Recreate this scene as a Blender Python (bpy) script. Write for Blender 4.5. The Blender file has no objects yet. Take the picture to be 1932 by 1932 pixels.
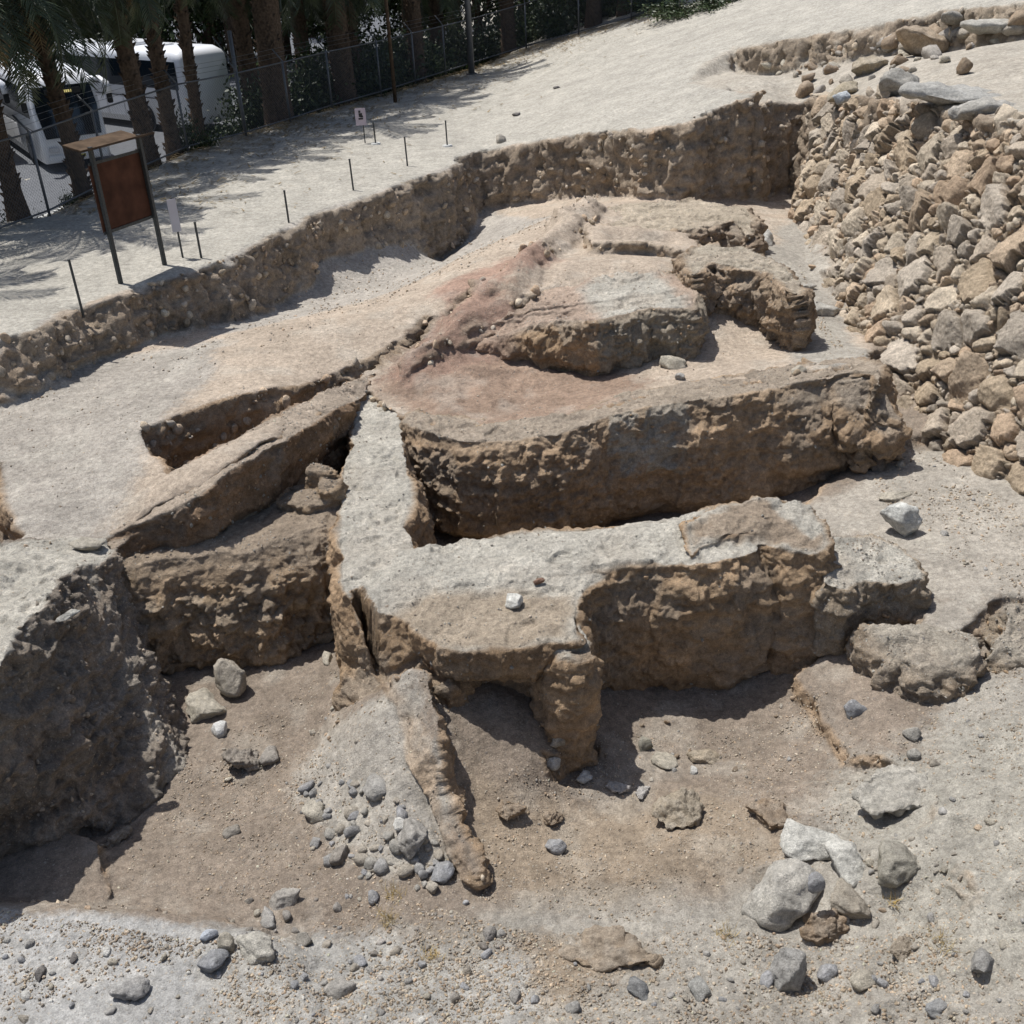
import bpy, bmesh, math, random
import numpy as np
from mathutils import Vector, Matrix
from math import sin, cos, radians, pi, atan2
R = random.Random(7)
sc = bpy.context.scene
C = sc.collection

# ------------------------------------------------------------------ camera
HC = 5.5; TH = radians(29); RO = radians(3); FP = 2025.0; W0 = 1932.0
fw = np.array([0, cos(TH), -sin(TH)])
ri = np.array([cos(RO), -sin(RO)*sin(TH), -sin(RO)*cos(TH)])
up = np.array([sin(RO), cos(RO)*sin(TH), cos(RO)*cos(TH)])
cam_d = bpy.data.cameras.new('camera'); cam = bpy.data.objects.new('camera', cam_d); C.objects.link(cam)
cam_d.sensor_width = 36; cam_d.lens = 36*FP/W0; cam_d.clip_start = .1; cam_d.clip_end = 2000
cam.matrix_world = Matrix(((ri[0], up[0], -fw[0], 0), (ri[1], up[1], -fw[1], 0), (ri[2], up[2], -fw[2], HC), (0, 0, 0, 1)))
sc.camera = cam
# ------------------------------------------------------------------ light
SUN = Vector((-.33, .25, 1)).normalized()
SUN_EL = math.asin(SUN.z)
w = bpy.data.worlds.new('World'); sc.world = w; w.use_nodes = True
nt = w.node_tree; nt.nodes.clear()
sky = nt.nodes.new('ShaderNodeTexSky'); sky.sky_type = 'NISHITA'; sky.sun_disc = False
sky.sun_elevation = SUN_EL; sky.sun_rotation = atan2(SUN.x, SUN.y); sky.air_density = 1.0; sky.dust_density = 2.0
bg = nt.nodes.new('ShaderNodeBackground'); bg.inputs[1].default_value = .105
ow = nt.nodes.new('ShaderNodeOutputWorld'); nt.links.new(sky.outputs[0], bg.inputs[0]); nt.links.new(bg.outputs[0], ow.inputs[0])
sd = bpy.data.lights.new('sun', 'SUN'); sd.energy = 4.9; sd.angle = radians(.5); sd.color = (1, .98, .945)
so = bpy.data.objects.new('sun', sd); C.objects.link(so); so.rotation_euler = (-SUN).to_track_quat('-Z', 'Y').to_euler(); so.location = (0, 0, 30)
sc.view_settings.view_transform = 'Standard'; sc.view_settings.look = 'None'; sc.view_settings.exposure = .1; sc.view_settings.gamma = 1

# ------------------------------------------------------------------ helpers
def G(x, y, z):
    a = (x-966)/FP; b = (966-y)/FP
    d = fw+a*ri+b*up; t = (z-HC)/d[2]
    return (d[0]*t, d[1]*t, z)
def GL(pts): return [G(*p) for p in pts]
def setp(o, label=None, cat=None, group=None, kind=None):
    if label: o['label'] = label
    if cat: o['category'] = cat
    if group: o['group'] = group
    if kind: o['kind'] = kind
    return o
def hsh(ix, iy, iz, s):
    h = (ix.astype(np.int64)*374761393+iy.astype(np.int64)*668265263+iz.astype(np.int64)*2147483647+s*974634777) & 0xffffffff
    h = ((h ^ (h >> 13))*1274126177) & 0xffffffff
    h = ((h ^ (h >> 15))*2246822519) & 0xffffffff
    return ((h ^ (h >> 16)) & 0xffffff)/float(0xffffff)
def vn(P, s=0):                      # value noise 3D, -1..1
    f = np.floor(P); t = P-f; t = t*t*t*(t*(t*6-15)+10)
    ix, iy, iz = f[:, 0], f[:, 1], f[:, 2]
    r = 0
    for dx in (0, 1):
        wx = t[:, 0] if dx else 1-t[:, 0]
        for dy in (0, 1):
            wy = t[:, 1] if dy else 1-t[:, 1]
            for dz in (0, 1):
                wz = t[:, 2] if dz else 1-t[:, 2]
                r = r+wx*wy*wz*hsh(ix+dx, iy+dy, iz+dz, s)
    return r*2-1
def fbm(P, f, o=4, s=0, g=.5, lac=2.03):
    a = 1; r = 0; n = 0
    for i in range(o):
        r = r+a*vn(P*f+i*17.3, s+i); n += a; a *= g; f *= lac
    return r/n
def ridged(P, f, o=4, s=0, g=.5):
    a = 1; r = 0; n = 0
    for i in range(o):
        r = r+a*(1-2*np.abs(vn(P*f+i*11.7, s+i))); n += a; a *= g; f *= 2.07
    return r/n
def cells(P, f, s=0):                # worley F1, returns dist (0..~1), cell id random
    Q = P*f; b = np.floor(Q); best = np.full(len(Q), 9.); cid = np.zeros(len(Q))
    for dx in (-1, 0, 1):
        for dy in (-1, 0, 1):
            for dz in (-1, 0, 1):
                c = b+np.array([dx, dy, dz])
                px = c[:, 0]+hsh(c[:, 0], c[:, 1], c[:, 2], s); py = c[:, 1]+hsh(c[:, 0], c[:, 1], c[:, 2], s+1); pz = c[:, 2]+hsh(c[:, 0], c[:, 1], c[:, 2], s+2)
                d = (px-Q[:, 0])**2+(py-Q[:, 1])**2+(pz-Q[:, 2])**2
                m = d < best; best = np.where(m, d, best); cid = np.where(m, hsh(c[:, 0], c[:, 1], c[:, 2], s+3), cid)
    return np.sqrt(best), cid
def sst(x, a=0., b=1.):
    t = np.clip((x-a)/(b-a), 0, 1); return t*t*(3-2*t)
def tps(pts):
    p = np.array(pts, float); n = len(p)
    def U(r2): return np.where(r2 > 0, .5*r2*np.log(np.maximum(r2, 1e-12)), 0)
    d2 = ((p[:, None, :2]-p[None, :, :2])**2).sum(-1)
    A = np.zeros((n+3, n+3)); A[:n, :n] = U(d2)+np.eye(n)*.02; A[:n, n] = 1; A[:n, n+1:] = p[:, :2]; A[n, :n] = 1; A[n+1:, :n] = p[:, :2].T
    c = np.linalg.solve(A, np.concatenate([p[:, 2], [0, 0, 0]]))
    lo, hi = p[:, 2].min()-.05, p[:, 2].max()+.05
    def f(X, Y):
        r = c[n]+c[n+1]*X+c[n+2]*Y
        for i in range(n): r = r+c[i]*U((X-p[i, 0])**2+(Y-p[i, 1])**2)
        return np.clip(r, lo, hi)
    return f
def sdf(poly, X, Y):                 # >0 inside
    q = np.array(poly, float)[:, :2]; d = np.full(X.shape, 1e9); ins = np.zeros(X.shape, bool)
    for i in range(len(q)):
        a = q[i]; b = q[(i+1) % len(q)]; e = b-a
        t = np.clip(((X-a[0])*e[0]+(Y-a[1])*e[1])/max(e@e, 1e-9), 0, 1)
        d = np.minimum(d, (X-a[0]-t*e[0])**2+(Y-a[1]-t*e[1])**2)
        c = (a[1] > Y) != (b[1] > Y)
        xi = a[0]+(Y-a[1])*e[0]/(e[1] if abs(e[1]) > 1e-9 else 1e-9)
        ins ^= c & (X < xi)
    return np.where(ins, 1, -1)*np.sqrt(d)
def mk(name, V, Fc, mat, parent=None, smooth=True, col=None, link=True):
    me = bpy.data.meshes.new(name)
    V = np.asarray(V, np.float32)
    if isinstance(Fc, np.ndarray):
        k = Fc.shape[1]; me.vertices.add(len(V)); me.vertices.foreach_set('co', V.ravel())
        me.loops.add(Fc.size); me.loops.foreach_set('vertex_index', Fc.astype(np.int32).ravel())
        me.polygons.add(len(Fc)); me.polygons.foreach_set('loop_start', np.arange(0, Fc.size, k, dtype=np.int32))
        me.update(calc_edges=True)
    else:
        me.from_pydata([tuple(map(float, v)) for v in V], [], [tuple(f) for f in Fc]); me.update()
    if smooth: me.polygons.foreach_set('use_smooth', np.ones(len(me.polygons), bool))
    if col is not None:
        a = me.color_attributes.new('Col', 'FLOAT_COLOR', 'POINT'); a.data.foreach_set('color', np.hstack([col, np.ones((len(col), 1))]).astype(np.float32).ravel())
    me.materials.append(mat)
    if not link: return me
    o = bpy.data.objects.new(name, me); C.objects.link(o); o.parent = parent
    return o
def remesh(V, Fs, vox):
    me = bpy.data.meshes.new('t'); me.from_pydata([tuple(map(float, v)) for v in V], [], Fs); me.update()
    o = bpy.data.objects.new('t', me); C.objects.link(o)
    bm = bmesh.new(); bm.from_mesh(me); bmesh.ops.recalc_face_normals(bm, faces=bm.faces); bm.to_mesh(me); bm.free()
    m = o.modifiers.new('r', 'REMESH'); m.mode = 'VOXEL'; m.voxel_size = vox; m.adaptivity = 0
    dg = bpy.context.evaluated_depsgraph_get(); ev = o.evaluated_get(dg); r = ev.to_mesh()
    v = np.empty(len(r.vertices)*3, np.float32); r.vertices.foreach_get('co', v)
    f = np.empty(len(r.loops), np.int32); r.loops.foreach_get('vertex_index', f)
    assert len(f) == 4*len(r.polygons)
    ev.to_mesh_clear(); bpy.data.objects.remove(o); bpy.data.meshes.remove(me)
    return v.reshape(-1, 3).astype(float), f.reshape(-1, 4)
def normals(V, Fq):
    n = np.cross(V[Fq[:, 2]]-V[Fq[:, 0]], V[Fq[:, 3]]-V[Fq[:, 1]]) if Fq.shape[1] == 4 else np.cross(V[Fq[:, 1]]-V[Fq[:, 0]], V[Fq[:, 2]]-V[Fq[:, 0]])
    N = np.zeros_like(V)
    for k in range(3):
        for j in range(Fq.shape[1]): N[:, k] += np.bincount(Fq[:, j], n[:, k], len(V))
    return N/np.maximum(np.linalg.norm(N, axis=1, keepdims=True), 1e-9)
def smoothv(V, Fq, it, lam=.5):
    a = np.concatenate([Fq[:, 0], Fq[:, 1], Fq[:, 2], Fq[:, 3]]); b = np.concatenate([Fq[:, 1], Fq[:, 2], Fq[:, 3], Fq[:, 0]])
    A = np.concatenate([a, b]); B = np.concatenate([b, a]); cnt = np.maximum(np.bincount(A, minlength=len(V)), 1)
    for _ in range(it):
        m = np.stack([np.bincount(A, V[B, k], len(V))/cnt for k in range(3)], 1)
        V = V+(m-V)*lam
    return V

# ------------------------------------------------------------------ materials
def nmat(name):
    m = bpy.data.materials.new(name); m.use_nodes = True; t = m.node_tree; b = t.nodes['Principled BSDF']
    b.inputs['Specular IOR Level'].default_value = .2
    return m, t, b
def nn(t, k, **kw):
    n = t.nodes.new(k)
    for a, v in kw.items():
        if a in n.inputs: n.inputs[a].default_value = v
        else: setattr(n, a, v)
    return n
def earth(name, speck=.5, bump=1., fine=1., bscale=1.):
    m, t, b = nmat(name); L = t.links.new
    b.inputs['Roughness'].default_value = .95; b.inputs['Specular IOR Level'].default_value = .08
    at = nn(t, 'ShaderNodeAttribute', attribute_name='Col'); geo = nn(t, 'ShaderNodeNewGeometry')
    def noise(s, d=6, r=.6):
        n = nn(t, 'ShaderNodeTexNoise'); n.inputs['Scale'].default_value = s; n.inputs['Detail'].default_value = d; n.inputs['Roughness'].default_value = r
        L(geo.outputs['Position'], n.inputs['Vector']); return n
    def mr(o, a, bb, c, d):
        n = nn(t, 'ShaderNodeMapRange'); n.inputs[1].default_value = a; n.inputs[2].default_value = bb; n.inputs[3].default_value = c; n.inputs[4].default_value = d
        L(o, n.inputs[0]); return n.outputs[0]
    def mul(a, bb):
        n = nn(t, 'ShaderNodeMath', operation='MULTIPLY'); L(a, n.inputs[0]); L(bb, n.inputs[1]); return n.outputs[0]
    n1 = noise(1.7, 8); n2 = noise(14*fine, 8, .7); n3 = noise(70*fine, 3, .6)
    n5 = noise(5, 10, .75); v = mul(mul(mul(mr(n1.outputs[0], .3, .7, .86, 1.14), mr(n2.outputs[0], .32, .68, .70, 1.28)), mr(n3.outputs[0], .3, .7, .74, 1.24)), mr(n5.outputs[0], .35, .65, .84, 1.16))
    sx = nn(t, 'ShaderNodeMix', data_type='RGBA', blend_type='MULTIPLY'); sx.inputs[0].default_value = 1
    cmb = nn(t, 'ShaderNodeCombineColor'); [L(v, cmb.inputs[i]) for i in range(3)]
    L(at.outputs['Color'], sx.inputs[6]); L(cmb.outputs[0], sx.inputs[7])
    out = sx.outputs[2]; hs = []
    for sc_, thr, amt in ((22*fine, .30, speck), (55*fine, .34, speck)):
        vo = nn(t, 'ShaderNodeTexVoronoi'); vo.inputs['Scale'].default_value = sc_; vo.inputs['Randomness'].default_value = 1
        dn = noise(sc_*1.3, 2); va = nn(t, 'ShaderNodeVectorMath', operation='MULTIPLY_ADD'); L(dn.outputs['Color'], va.inputs[0]); va.inputs[1].default_value = (.6/sc_,)*3; L(geo.outputs['Position'], va.inputs[2]); L(va.outputs[0], vo.inputs['Vector'])
        sep = nn(t, 'ShaderNodeSeparateColor'); L(vo.outputs['Color'], sep.inputs[0])
        pick = mr(sep.outputs[0], .62, .66, 0, 1); mk_ = mul(pick, mr(vo.outputs['Distance'], thr-.06, thr+.02, 1, 0)); mk_ = mul(mk_, mr(n1.outputs[0], .35, .6, .3, 1))
        stone = nn(t, 'ShaderNodeValToRGB'); e = stone.color_ramp.elements; e[0].color = (.16, .16, .17, 1); e[1].color = (.62, .58, .50, 1); x = e.new(.45); x.color = (.36, .32, .26, 1); x = e.new(.7); x.color = (.45, .36, .26, 1)
        L(sep.outputs[1], stone.inputs[0])
        mx = nn(t, 'ShaderNodeMix', data_type='RGBA'); sc2 = nn(t, 'ShaderNodeMath', operation='MULTIPLY'); L(mk_, sc2.inputs[0]); sc2.inputs[1].default_value = amt
        L(sc2.outputs[0], mx.inputs[0]); L(out, mx.inputs[6]); L(stone.outputs[0], mx.inputs[7]); out = mx.outputs[2]
        hs.append(mk_)
    L(out, b.inputs['Base Color'])
    nb = noise(9*bscale, 12, .72)
    b1 = nn(t, 'ShaderNodeBump'); b1.inputs['Strength'].default_value = min(1, .9*bump); b1.inputs['Distance'].default_value = .075; L(nb.outputs[0], b1.inputs['Height'])
    b2 = nn(t, 'ShaderNodeBump'); b2.inputs['Strength'].default_value = .8; b2.inputs['Distance'].default_value = .012*speck*2; L(hs[0], b2.inputs['Height']); L(b1.outputs[0], b2.inputs['Normal'])
    b3 = nn(t, 'ShaderNodeBump'); b3.inputs['Strength'].default_value = min(1, .9*bump); b3.inputs['Distance'].default_value = .02; n4 = noise(45*bscale, 6, .7); L(n4.outputs[0], b3.inputs['Height']); L(b2.outputs[0], b3.inputs['Normal'])
    L(b3.outputs[0], b.inputs['Normal'])
    return m
M_ground = earth('dusty_ground', .55, .8)
M_mud = earth('mudbrick_earth', .25, 1.1, 1.2)
M_gravel = earth('gravelly_earth', .8, 1.1, .8)
M_rock = earth('limestone', .0, .9, 1.6, 1.6)
def plain(name, col, rough=.6, metal=0., spec=.3, var=.12, vs=8., bump=0., coat=0.):
    m, t, b = nmat(name); L = t.links.new
    b.inputs['Roughness'].default_value = rough; b.inputs['Metallic'].default_value = metal; b.inputs['Specular IOR Level'].default_value = spec
    if coat: b.inputs['Coat Weight'].default_value = coat
    tc = nn(t, 'ShaderNodeTexCoord'); n = nn(t, 'ShaderNodeTexNoise'); n.inputs['Scale'].default_value = vs; n.inputs['Detail'].default_value = 6
    L(tc.outputs['Object'], n.inputs['Vector'])
    rp = nn(t, 'ShaderNodeValToRGB'); e = rp.color_ramp.elements; e[0].position = .3; e[1].position = .7
    e[0].color = tuple(c*(1-var) for c in col)+(1,); e[1].color = tuple(min(1, c*(1+var)) for c in col)+(1,)
    L(n.outputs[0], rp.inputs[0]); L(rp.outputs[0], b.inputs['Base Color'])
    if bump:
        bp = nn(t, 'ShaderNodeBump'); bp.inputs['Strength'].default_value = bump; bp.inputs['Distance'].default_value = .02; L(n.outputs[0], bp.inputs['Height']); L(bp.outputs[0], b.inputs['Normal'])
    return m
# ------------------------------------------------------------------ the terrain's height field
FENCE = [(-19.5, 20.2), (-13, 21.6), (-10.2, 25.03), (-9.55, 28.4), (-8.82, 32.5), (-7.9, 34.6), (-6.8, 36.7), (-5.45, 39.2), (-3.9, 42.2), (-2.6, 45), (-1.2, 47.6), (.1, 49.9), (1.9, 53.2), (4.2, 56.5), (6.4, 58.5), (8.6, 60.5)]
BACK = [(-60, 12), (-19.5, 20.2)]+FENCE[2:14]+[(5, 58), (2, 72), (-2, 300), (-400, 300), (-400, 12)]
def zpath(X, Y):
    h = zpath0(X, Y)
    return h-1.12*sst(sdf(BACK, X, Y)+.1, 0, 1.6)
def zpath0(X, Y):
    t = (X-.3)*1.5
    s = np.where(t > 20, t, np.log1p(np.exp(np.minimum(t, 20))))/1.5
    return .26*np.minimum(s, 22)+.05*fbm(np.stack([X, Y, X*0], -1).reshape(-1, 3), .25, 2, 5).reshape(np.shape(X))
base_f = tps(GL([(-200, 1932, -2.3), (0, 2100, -2.2), (500, 1950, -2.45), (966, 1932, -2.6), (1500, 1932, -2.5), (1932, 1932, -2.0), (2300, 1700, -1.4),
    (420, 1780, -2.8), (700, 1750, -2.9), (1000, 1750, -2.8), (1300, 1850, -2.7), (1700, 1750, -2.4), (1932, 1700, -1.8), (100, 1600, -3), (300, 1600, -3.0), (500, 1500, -3.0),
    (600, 1400, -3.0), (500, 1290, -3.0), (640, 1200, -3.0), (340, 1290, -3.0), (950, 1600, -2.9), (1300, 1600, -2.8), (1200, 1450, -3.02), (1450, 1380, -2.95),
    (1560, 1290, -2.6), (1650, 1300, -2.45), (1600, 1400, -2.65), (1750, 1450, -2.3), (1932, 1400, -2.0), (1850, 1280, -2.2), (2100, 1200, -1.8), (1750, 1000, -2.0), (1932, 1000, -1.9),
    (1700, 880, -2.0), (1690, 780, -1.75), (1640, 650, -1.4), (1550, 600, -1.3), (1500, 480, -1.1), (1480, 400, -.95), (850, 1000, -3.0), (1100, 990, -3.0), (1400, 945, -2.8), (1600, 905, -2.2),
    (300, 1200, -3), (0, 1400, -3), (880, 1335, -2.25), (960, 1340, -2.3), (940, 1420, -2.55), (870, 1430, -2.5), (1000, 1430, -2.6), (930, 1490, -2.7), (880, 1520, -2.78), (920, 1570, -2.88), (1050, 1500, -2.95), (1140, 1380, -2.9), (1130, 1480, -3.0),
    (730, 1340, -2.1), (700, 1390, -2.32), (640, 1440, -2.66), (760, 1470, -2.35), (700, 1520, -2.66), (660, 1330, -2.6), (620, 1530, -2.85), (800, 1560, -2.6)]))
U_pts = [(-300, 1000, -1.2), (0, 760, -.92), (150, 720, -.9), (300, 700, -.88), (100, 900, -1.02), (280, 850, -.85), (60, 1000, -1.2), (200, 1010, -1.3), (350, 890, -.75), (450, 850, -.6), (550, 800, -.75),
    (640, 755, -1.0), (690, 740, -1.25), (770, 780, -1.3), (900, 815, -1.28), (1050, 810, -1.25), (1150, 770, -1.12), (1400, 740, -.95), (1620, 695, -.78), (1640, 640, -1.2),
    (850, 720, -1.25), (900, 700, -1.2), (1000, 660, -1.2), (1100, 680, -1.3), (1290, 700, -1.15), (1400, 665, -1.15), (1450, 690, -1.05), (1550, 600, -1.25),
    (850, 610, -.85), (950, 560, -.6), (1050, 530, -.45), (1000, 480, -.42), (1100, 395, -.35), (1050, 430, -.38), (900, 475, -.75), (800, 530, -.85), (700, 580, -.85), (600, 620, -.85), (500, 650, -.85), (420, 690, -.85),
    (1200, 475, -.48), (1150, 430, -.42), (1300, 492, -.55), (1430, 470, -1.0), (1100, 470, -.45), (1250, 520, -.42), (1450, 400, -.95), (1350, 370, -.9), (1200, 370, -.9),
    (470, 600, -1.25), (430, 560, -1.2), (600, 550, -1.4), (700, 520, -1.45), (560, 510, -1.05), (660, 468, -1.0), (740, 440, -1.05), (850, 450, -1.75), (800, 490, -1.6), (900, 420, -1.6), (960, 410, -1.4), (1040, 385, -1.2), (300, 640, -1.0), (0, 680, -.95), (-300, 700, -.9)]
U_f = tps(GL(U_pts))
U_poly = GL([(-900, 1100, -1.2), (0, 1030, -1.2), (195, 1020, -1.3), (215, 1015, -1.3), (300, 965, -1.1), (380, 918, -.8), (440, 865, -.6), (510, 830, -.65), (580, 790, -.8), (650, 750, -1.05), (690, 742, -1.3),
    (740, 775, -1.3), (800, 795, -1.3), (950, 798, -1.3), (1080, 780, -1.2), (1200, 742, -1.1), (1350, 722, -1.0), (1500, 700, -.85), (1625, 680, -.8), (1650, 650, -1.2), (1600, 600, -1.25), (1530, 500, -1.1), (1520, 380, -.95), (1520, 200, -.9), (600, 250, -1), (-900, 500, -1)])
trench = GL([(262, 800, -.75), (330, 780, -.75), (415, 752, -.8), (480, 735, -.8), (570, 712, -.85), (620, 690, -.9), (700, 655, -.9), (760, 628, -.85), (800, 598, -.85), (828, 600, -.85), (790, 640, -.95), (720, 690, -1.1), (690, 703, -1.2), (600, 742, -.9), (540, 780, -.75), (450, 825, -.62), (380, 862, -.68), (322, 888, -.8), (290, 850, -.8)])
MD = GL([(752, 712, -1.1), (775, 668, -1.0), (820, 640, -.9), (850, 600, -.8), (890, 570, -.7), (930, 545, -.6), (1000, 480, -.45), (1040, 425, -.4), (1095, 392, -.35), (1140, 400, -.4), (1120, 440, -.42), (1060, 480, -.45), (1010, 540, -.5), (985, 600, -.6), (1000, 640, -1.0), (930, 640, -1.0), (880, 655, -1.05), (850, 680, -1.1), (800, 690, -1.15)])
MD2 = GL([(1105, 445, -.45), (1110, 488, -.45), (1160, 492, -.5), (1220, 492, -.55), (1290, 505, -.6), (1318, 535, -.7), (1330, 490, -.6), (1300, 465, -.7), (1200, 450, -.5)])
REDZ = GL([(720, 735, -1.25), (800, 650, -1.), (950, 560, -.6), (1110, 480, -.45), (1120, 600, -1.), (1150, 700, -1.25), (950, 780, -1.3), (780, 770, -1.3)])
notch = GL([(835, 570, -.6), (850, 555, -.6), (900, 535, -.55), (915, 545, -.55), (880, 575, -.6), (850, 592, -.7)])
leftpit = GL([(-200, 870, -1.), (0, 872, -1.), (8, 930, -1.1), (18, 980, -1.18), (45, 1005, -1.2), (20, 1022, -1.22), (-200, 1020, -1.2)])
Rt_poly = GL([(1500, 960, -2.0), (1620, 1000, -2.0), (1760, 1120, -1.85), (1745, 1195, -1.9), (1790, 1215, -1.9), (1832, 1175, -1.9), (1870, 1135, -1.85), (1932, 1120, -1.8), (2500, 1100, -1.7), (2500, 700, -1.7), (1800, 830, -1.9), (1650, 850, -2)])
Rt_f = tps(GL([(1600, 930, -2.15), (1750, 1000, -1.95), (1932, 1000, -1.85), (1750, 1180, -1.9), (1932, 1120, -1.8), (1800, 880, -1.95), (2300, 1000, -1.6), (1640, 960, -2.1), (1700, 1060, -1.95)]))
fgl = GL([(-900, 1690, -2.45), (0, 1712, -2.45), (100, 1718, -2.45), (210, 1728, -2.45), (330, 1752, -2.5), (430, 1785, -2.6), (520, 1830, -2.65), (600, 2200, -2.4), (-900, 2200, -2.4)])
lowblk = GL([(-600, 1565, -2.75), (60, 1560, -2.75), (185, 1590, -2.75), (188, 1650, -2.75), (192, 1735, -2.75), (-600, 1735, -2.75)])
ledgeR = GL([(1520, 1235, -2.3), (1600, 1215, -2.3), (1680, 1290, -2.3), (1760, 1340, -2.3), (1700, 1440, -2.35), (1600, 1420, -2.4), (1570, 1360, -2.45)])
spineP = GL([(745, 1285, -1.9), (800, 1272, -1.72), (820, 1310, -1.75), (824, 1360, -1.88), (822, 1405, -2.0), (834, 1440, -2.15), (842, 1490, -2.32), (858, 1540, -2.45), (880, 1600, -2.6), (888, 1645, -2.7), (850, 1660, -2.9), (790, 1600, -2.92), (715, 1510, -2.85), (690, 1400, -2.66), (705, 1320, -2.45)])
spine_f = tps(spineP+GL([(780, 1340, -1.95), (780, 1410, -2.15), (800, 1480, -2.38), (845, 1580, -2.6)]))
hollow = GL([(1008, 1392, -2.4), (1040, 1368, -2.3), (1075, 1330, -2.2), (1130, 1320, -2.4), (1150, 1400, -2.8), (1165, 1478, -2.9), (1060, 1482, -2.9), (1030, 1455, -2.7)])
scoop = GL([(768, 478, -1.6), (770, 420, -1.6), (830, 372, -1.6), (900, 368, -1.6), (915, 395, -1.6), (905, 440, -1.6), (850, 490, -1.6)])
RB = [(7.4, 26.6, -.9), (6.95, 25, -1.0), (6.8, 22.5, -1.15), (6.35, 19.5, -1.3), (6.2, 17.2, -1.5), (6.6, 14.9, -1.85), (7.09, 12.85, -2.0), (7.8, 10.5, -2.1), (8.8, 8, -2.1)]
RT = [(8.0, 28.2, 1.35), (8.0, 26.3, 1.5), (8.2, 24.0, 1.8), (8.3, 21.2, 2.05), (8.5, 18.6, 2.2), (8.9, 16, 2.3), (9.3, 13.8, 2.3), (10.0, 11, 2.2), (11.5, 8.2, 2.0)]
H_f = tps([(6.95, 29.4, 1.45), (5.2, 34.5, 1.1)]+GL([(1383, 140, 1.3), (1480, 120, 1.5), (1629, 100, 2.0), (1932, 60, 2.5), (1850, 150, 2.3), (1560, 160, 1.55), (1700, 140, 2.1)])+RT+[(13, 18, 2.6), (14, 12, 2.4), (16, 26, 3.0), (20, 16, 3.2)])
bank2 = [(1290, 156), (1306, 150), (1330, 118), (1360, 100), (1383, 88), (1430, 82), (1482, 73), (1560, 60), (1629, 48), (1700, 33), (1775, 18), (1850, 12), (1921, 4), (1990, -6)]
def onpath(px, py):
    z = 0.
    for _ in range(40):
        g = G(px, py, z); z = .6*z+.4*float(zpath0(np.array([g[0]]), np.array([g[1]]))[0])
    g = G(px, py, z); return (g[0], g[1], z)
bank2w = [onpath(*p) for p in bank2]
rim = [(-400, 740), (-150, 680), (0, 640), (60, 620), (130, 583), (219, 549), (328, 519), (410, 492), (478, 458), (547, 420), (600, 398), (668, 377), (757, 345), (800, 330), (839, 318), (894, 284), (976, 270), (1078, 253), (1150, 246), (1226, 242), (1285, 232), (1330, 212), (1365, 198), (1400, 186), (1431, 176)]
rimw = [onpath(*p) for p in rim]
P_poly = [(-60, 2, 0)]+rimw+[bank2w[0]]+bank2w+[(30, 30, 0), (30, 300, 0), (-200, 300, 0), (-200, 2, 0)]
H_poly = [(6.6, 27.9, 1.4)]+RT+[(14, 6, 2), (40, 6, 2), (40, 45, 2), (3, 45, 2), (3, 31, 1)]
def WQ(X, Y, a, f, s):
    P = np.stack([X, Y, X*0+3.3], 1)
    return X+a*fbm(P, f, 4, s), Y+a*fbm(P, f, 4, s+50)
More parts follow.
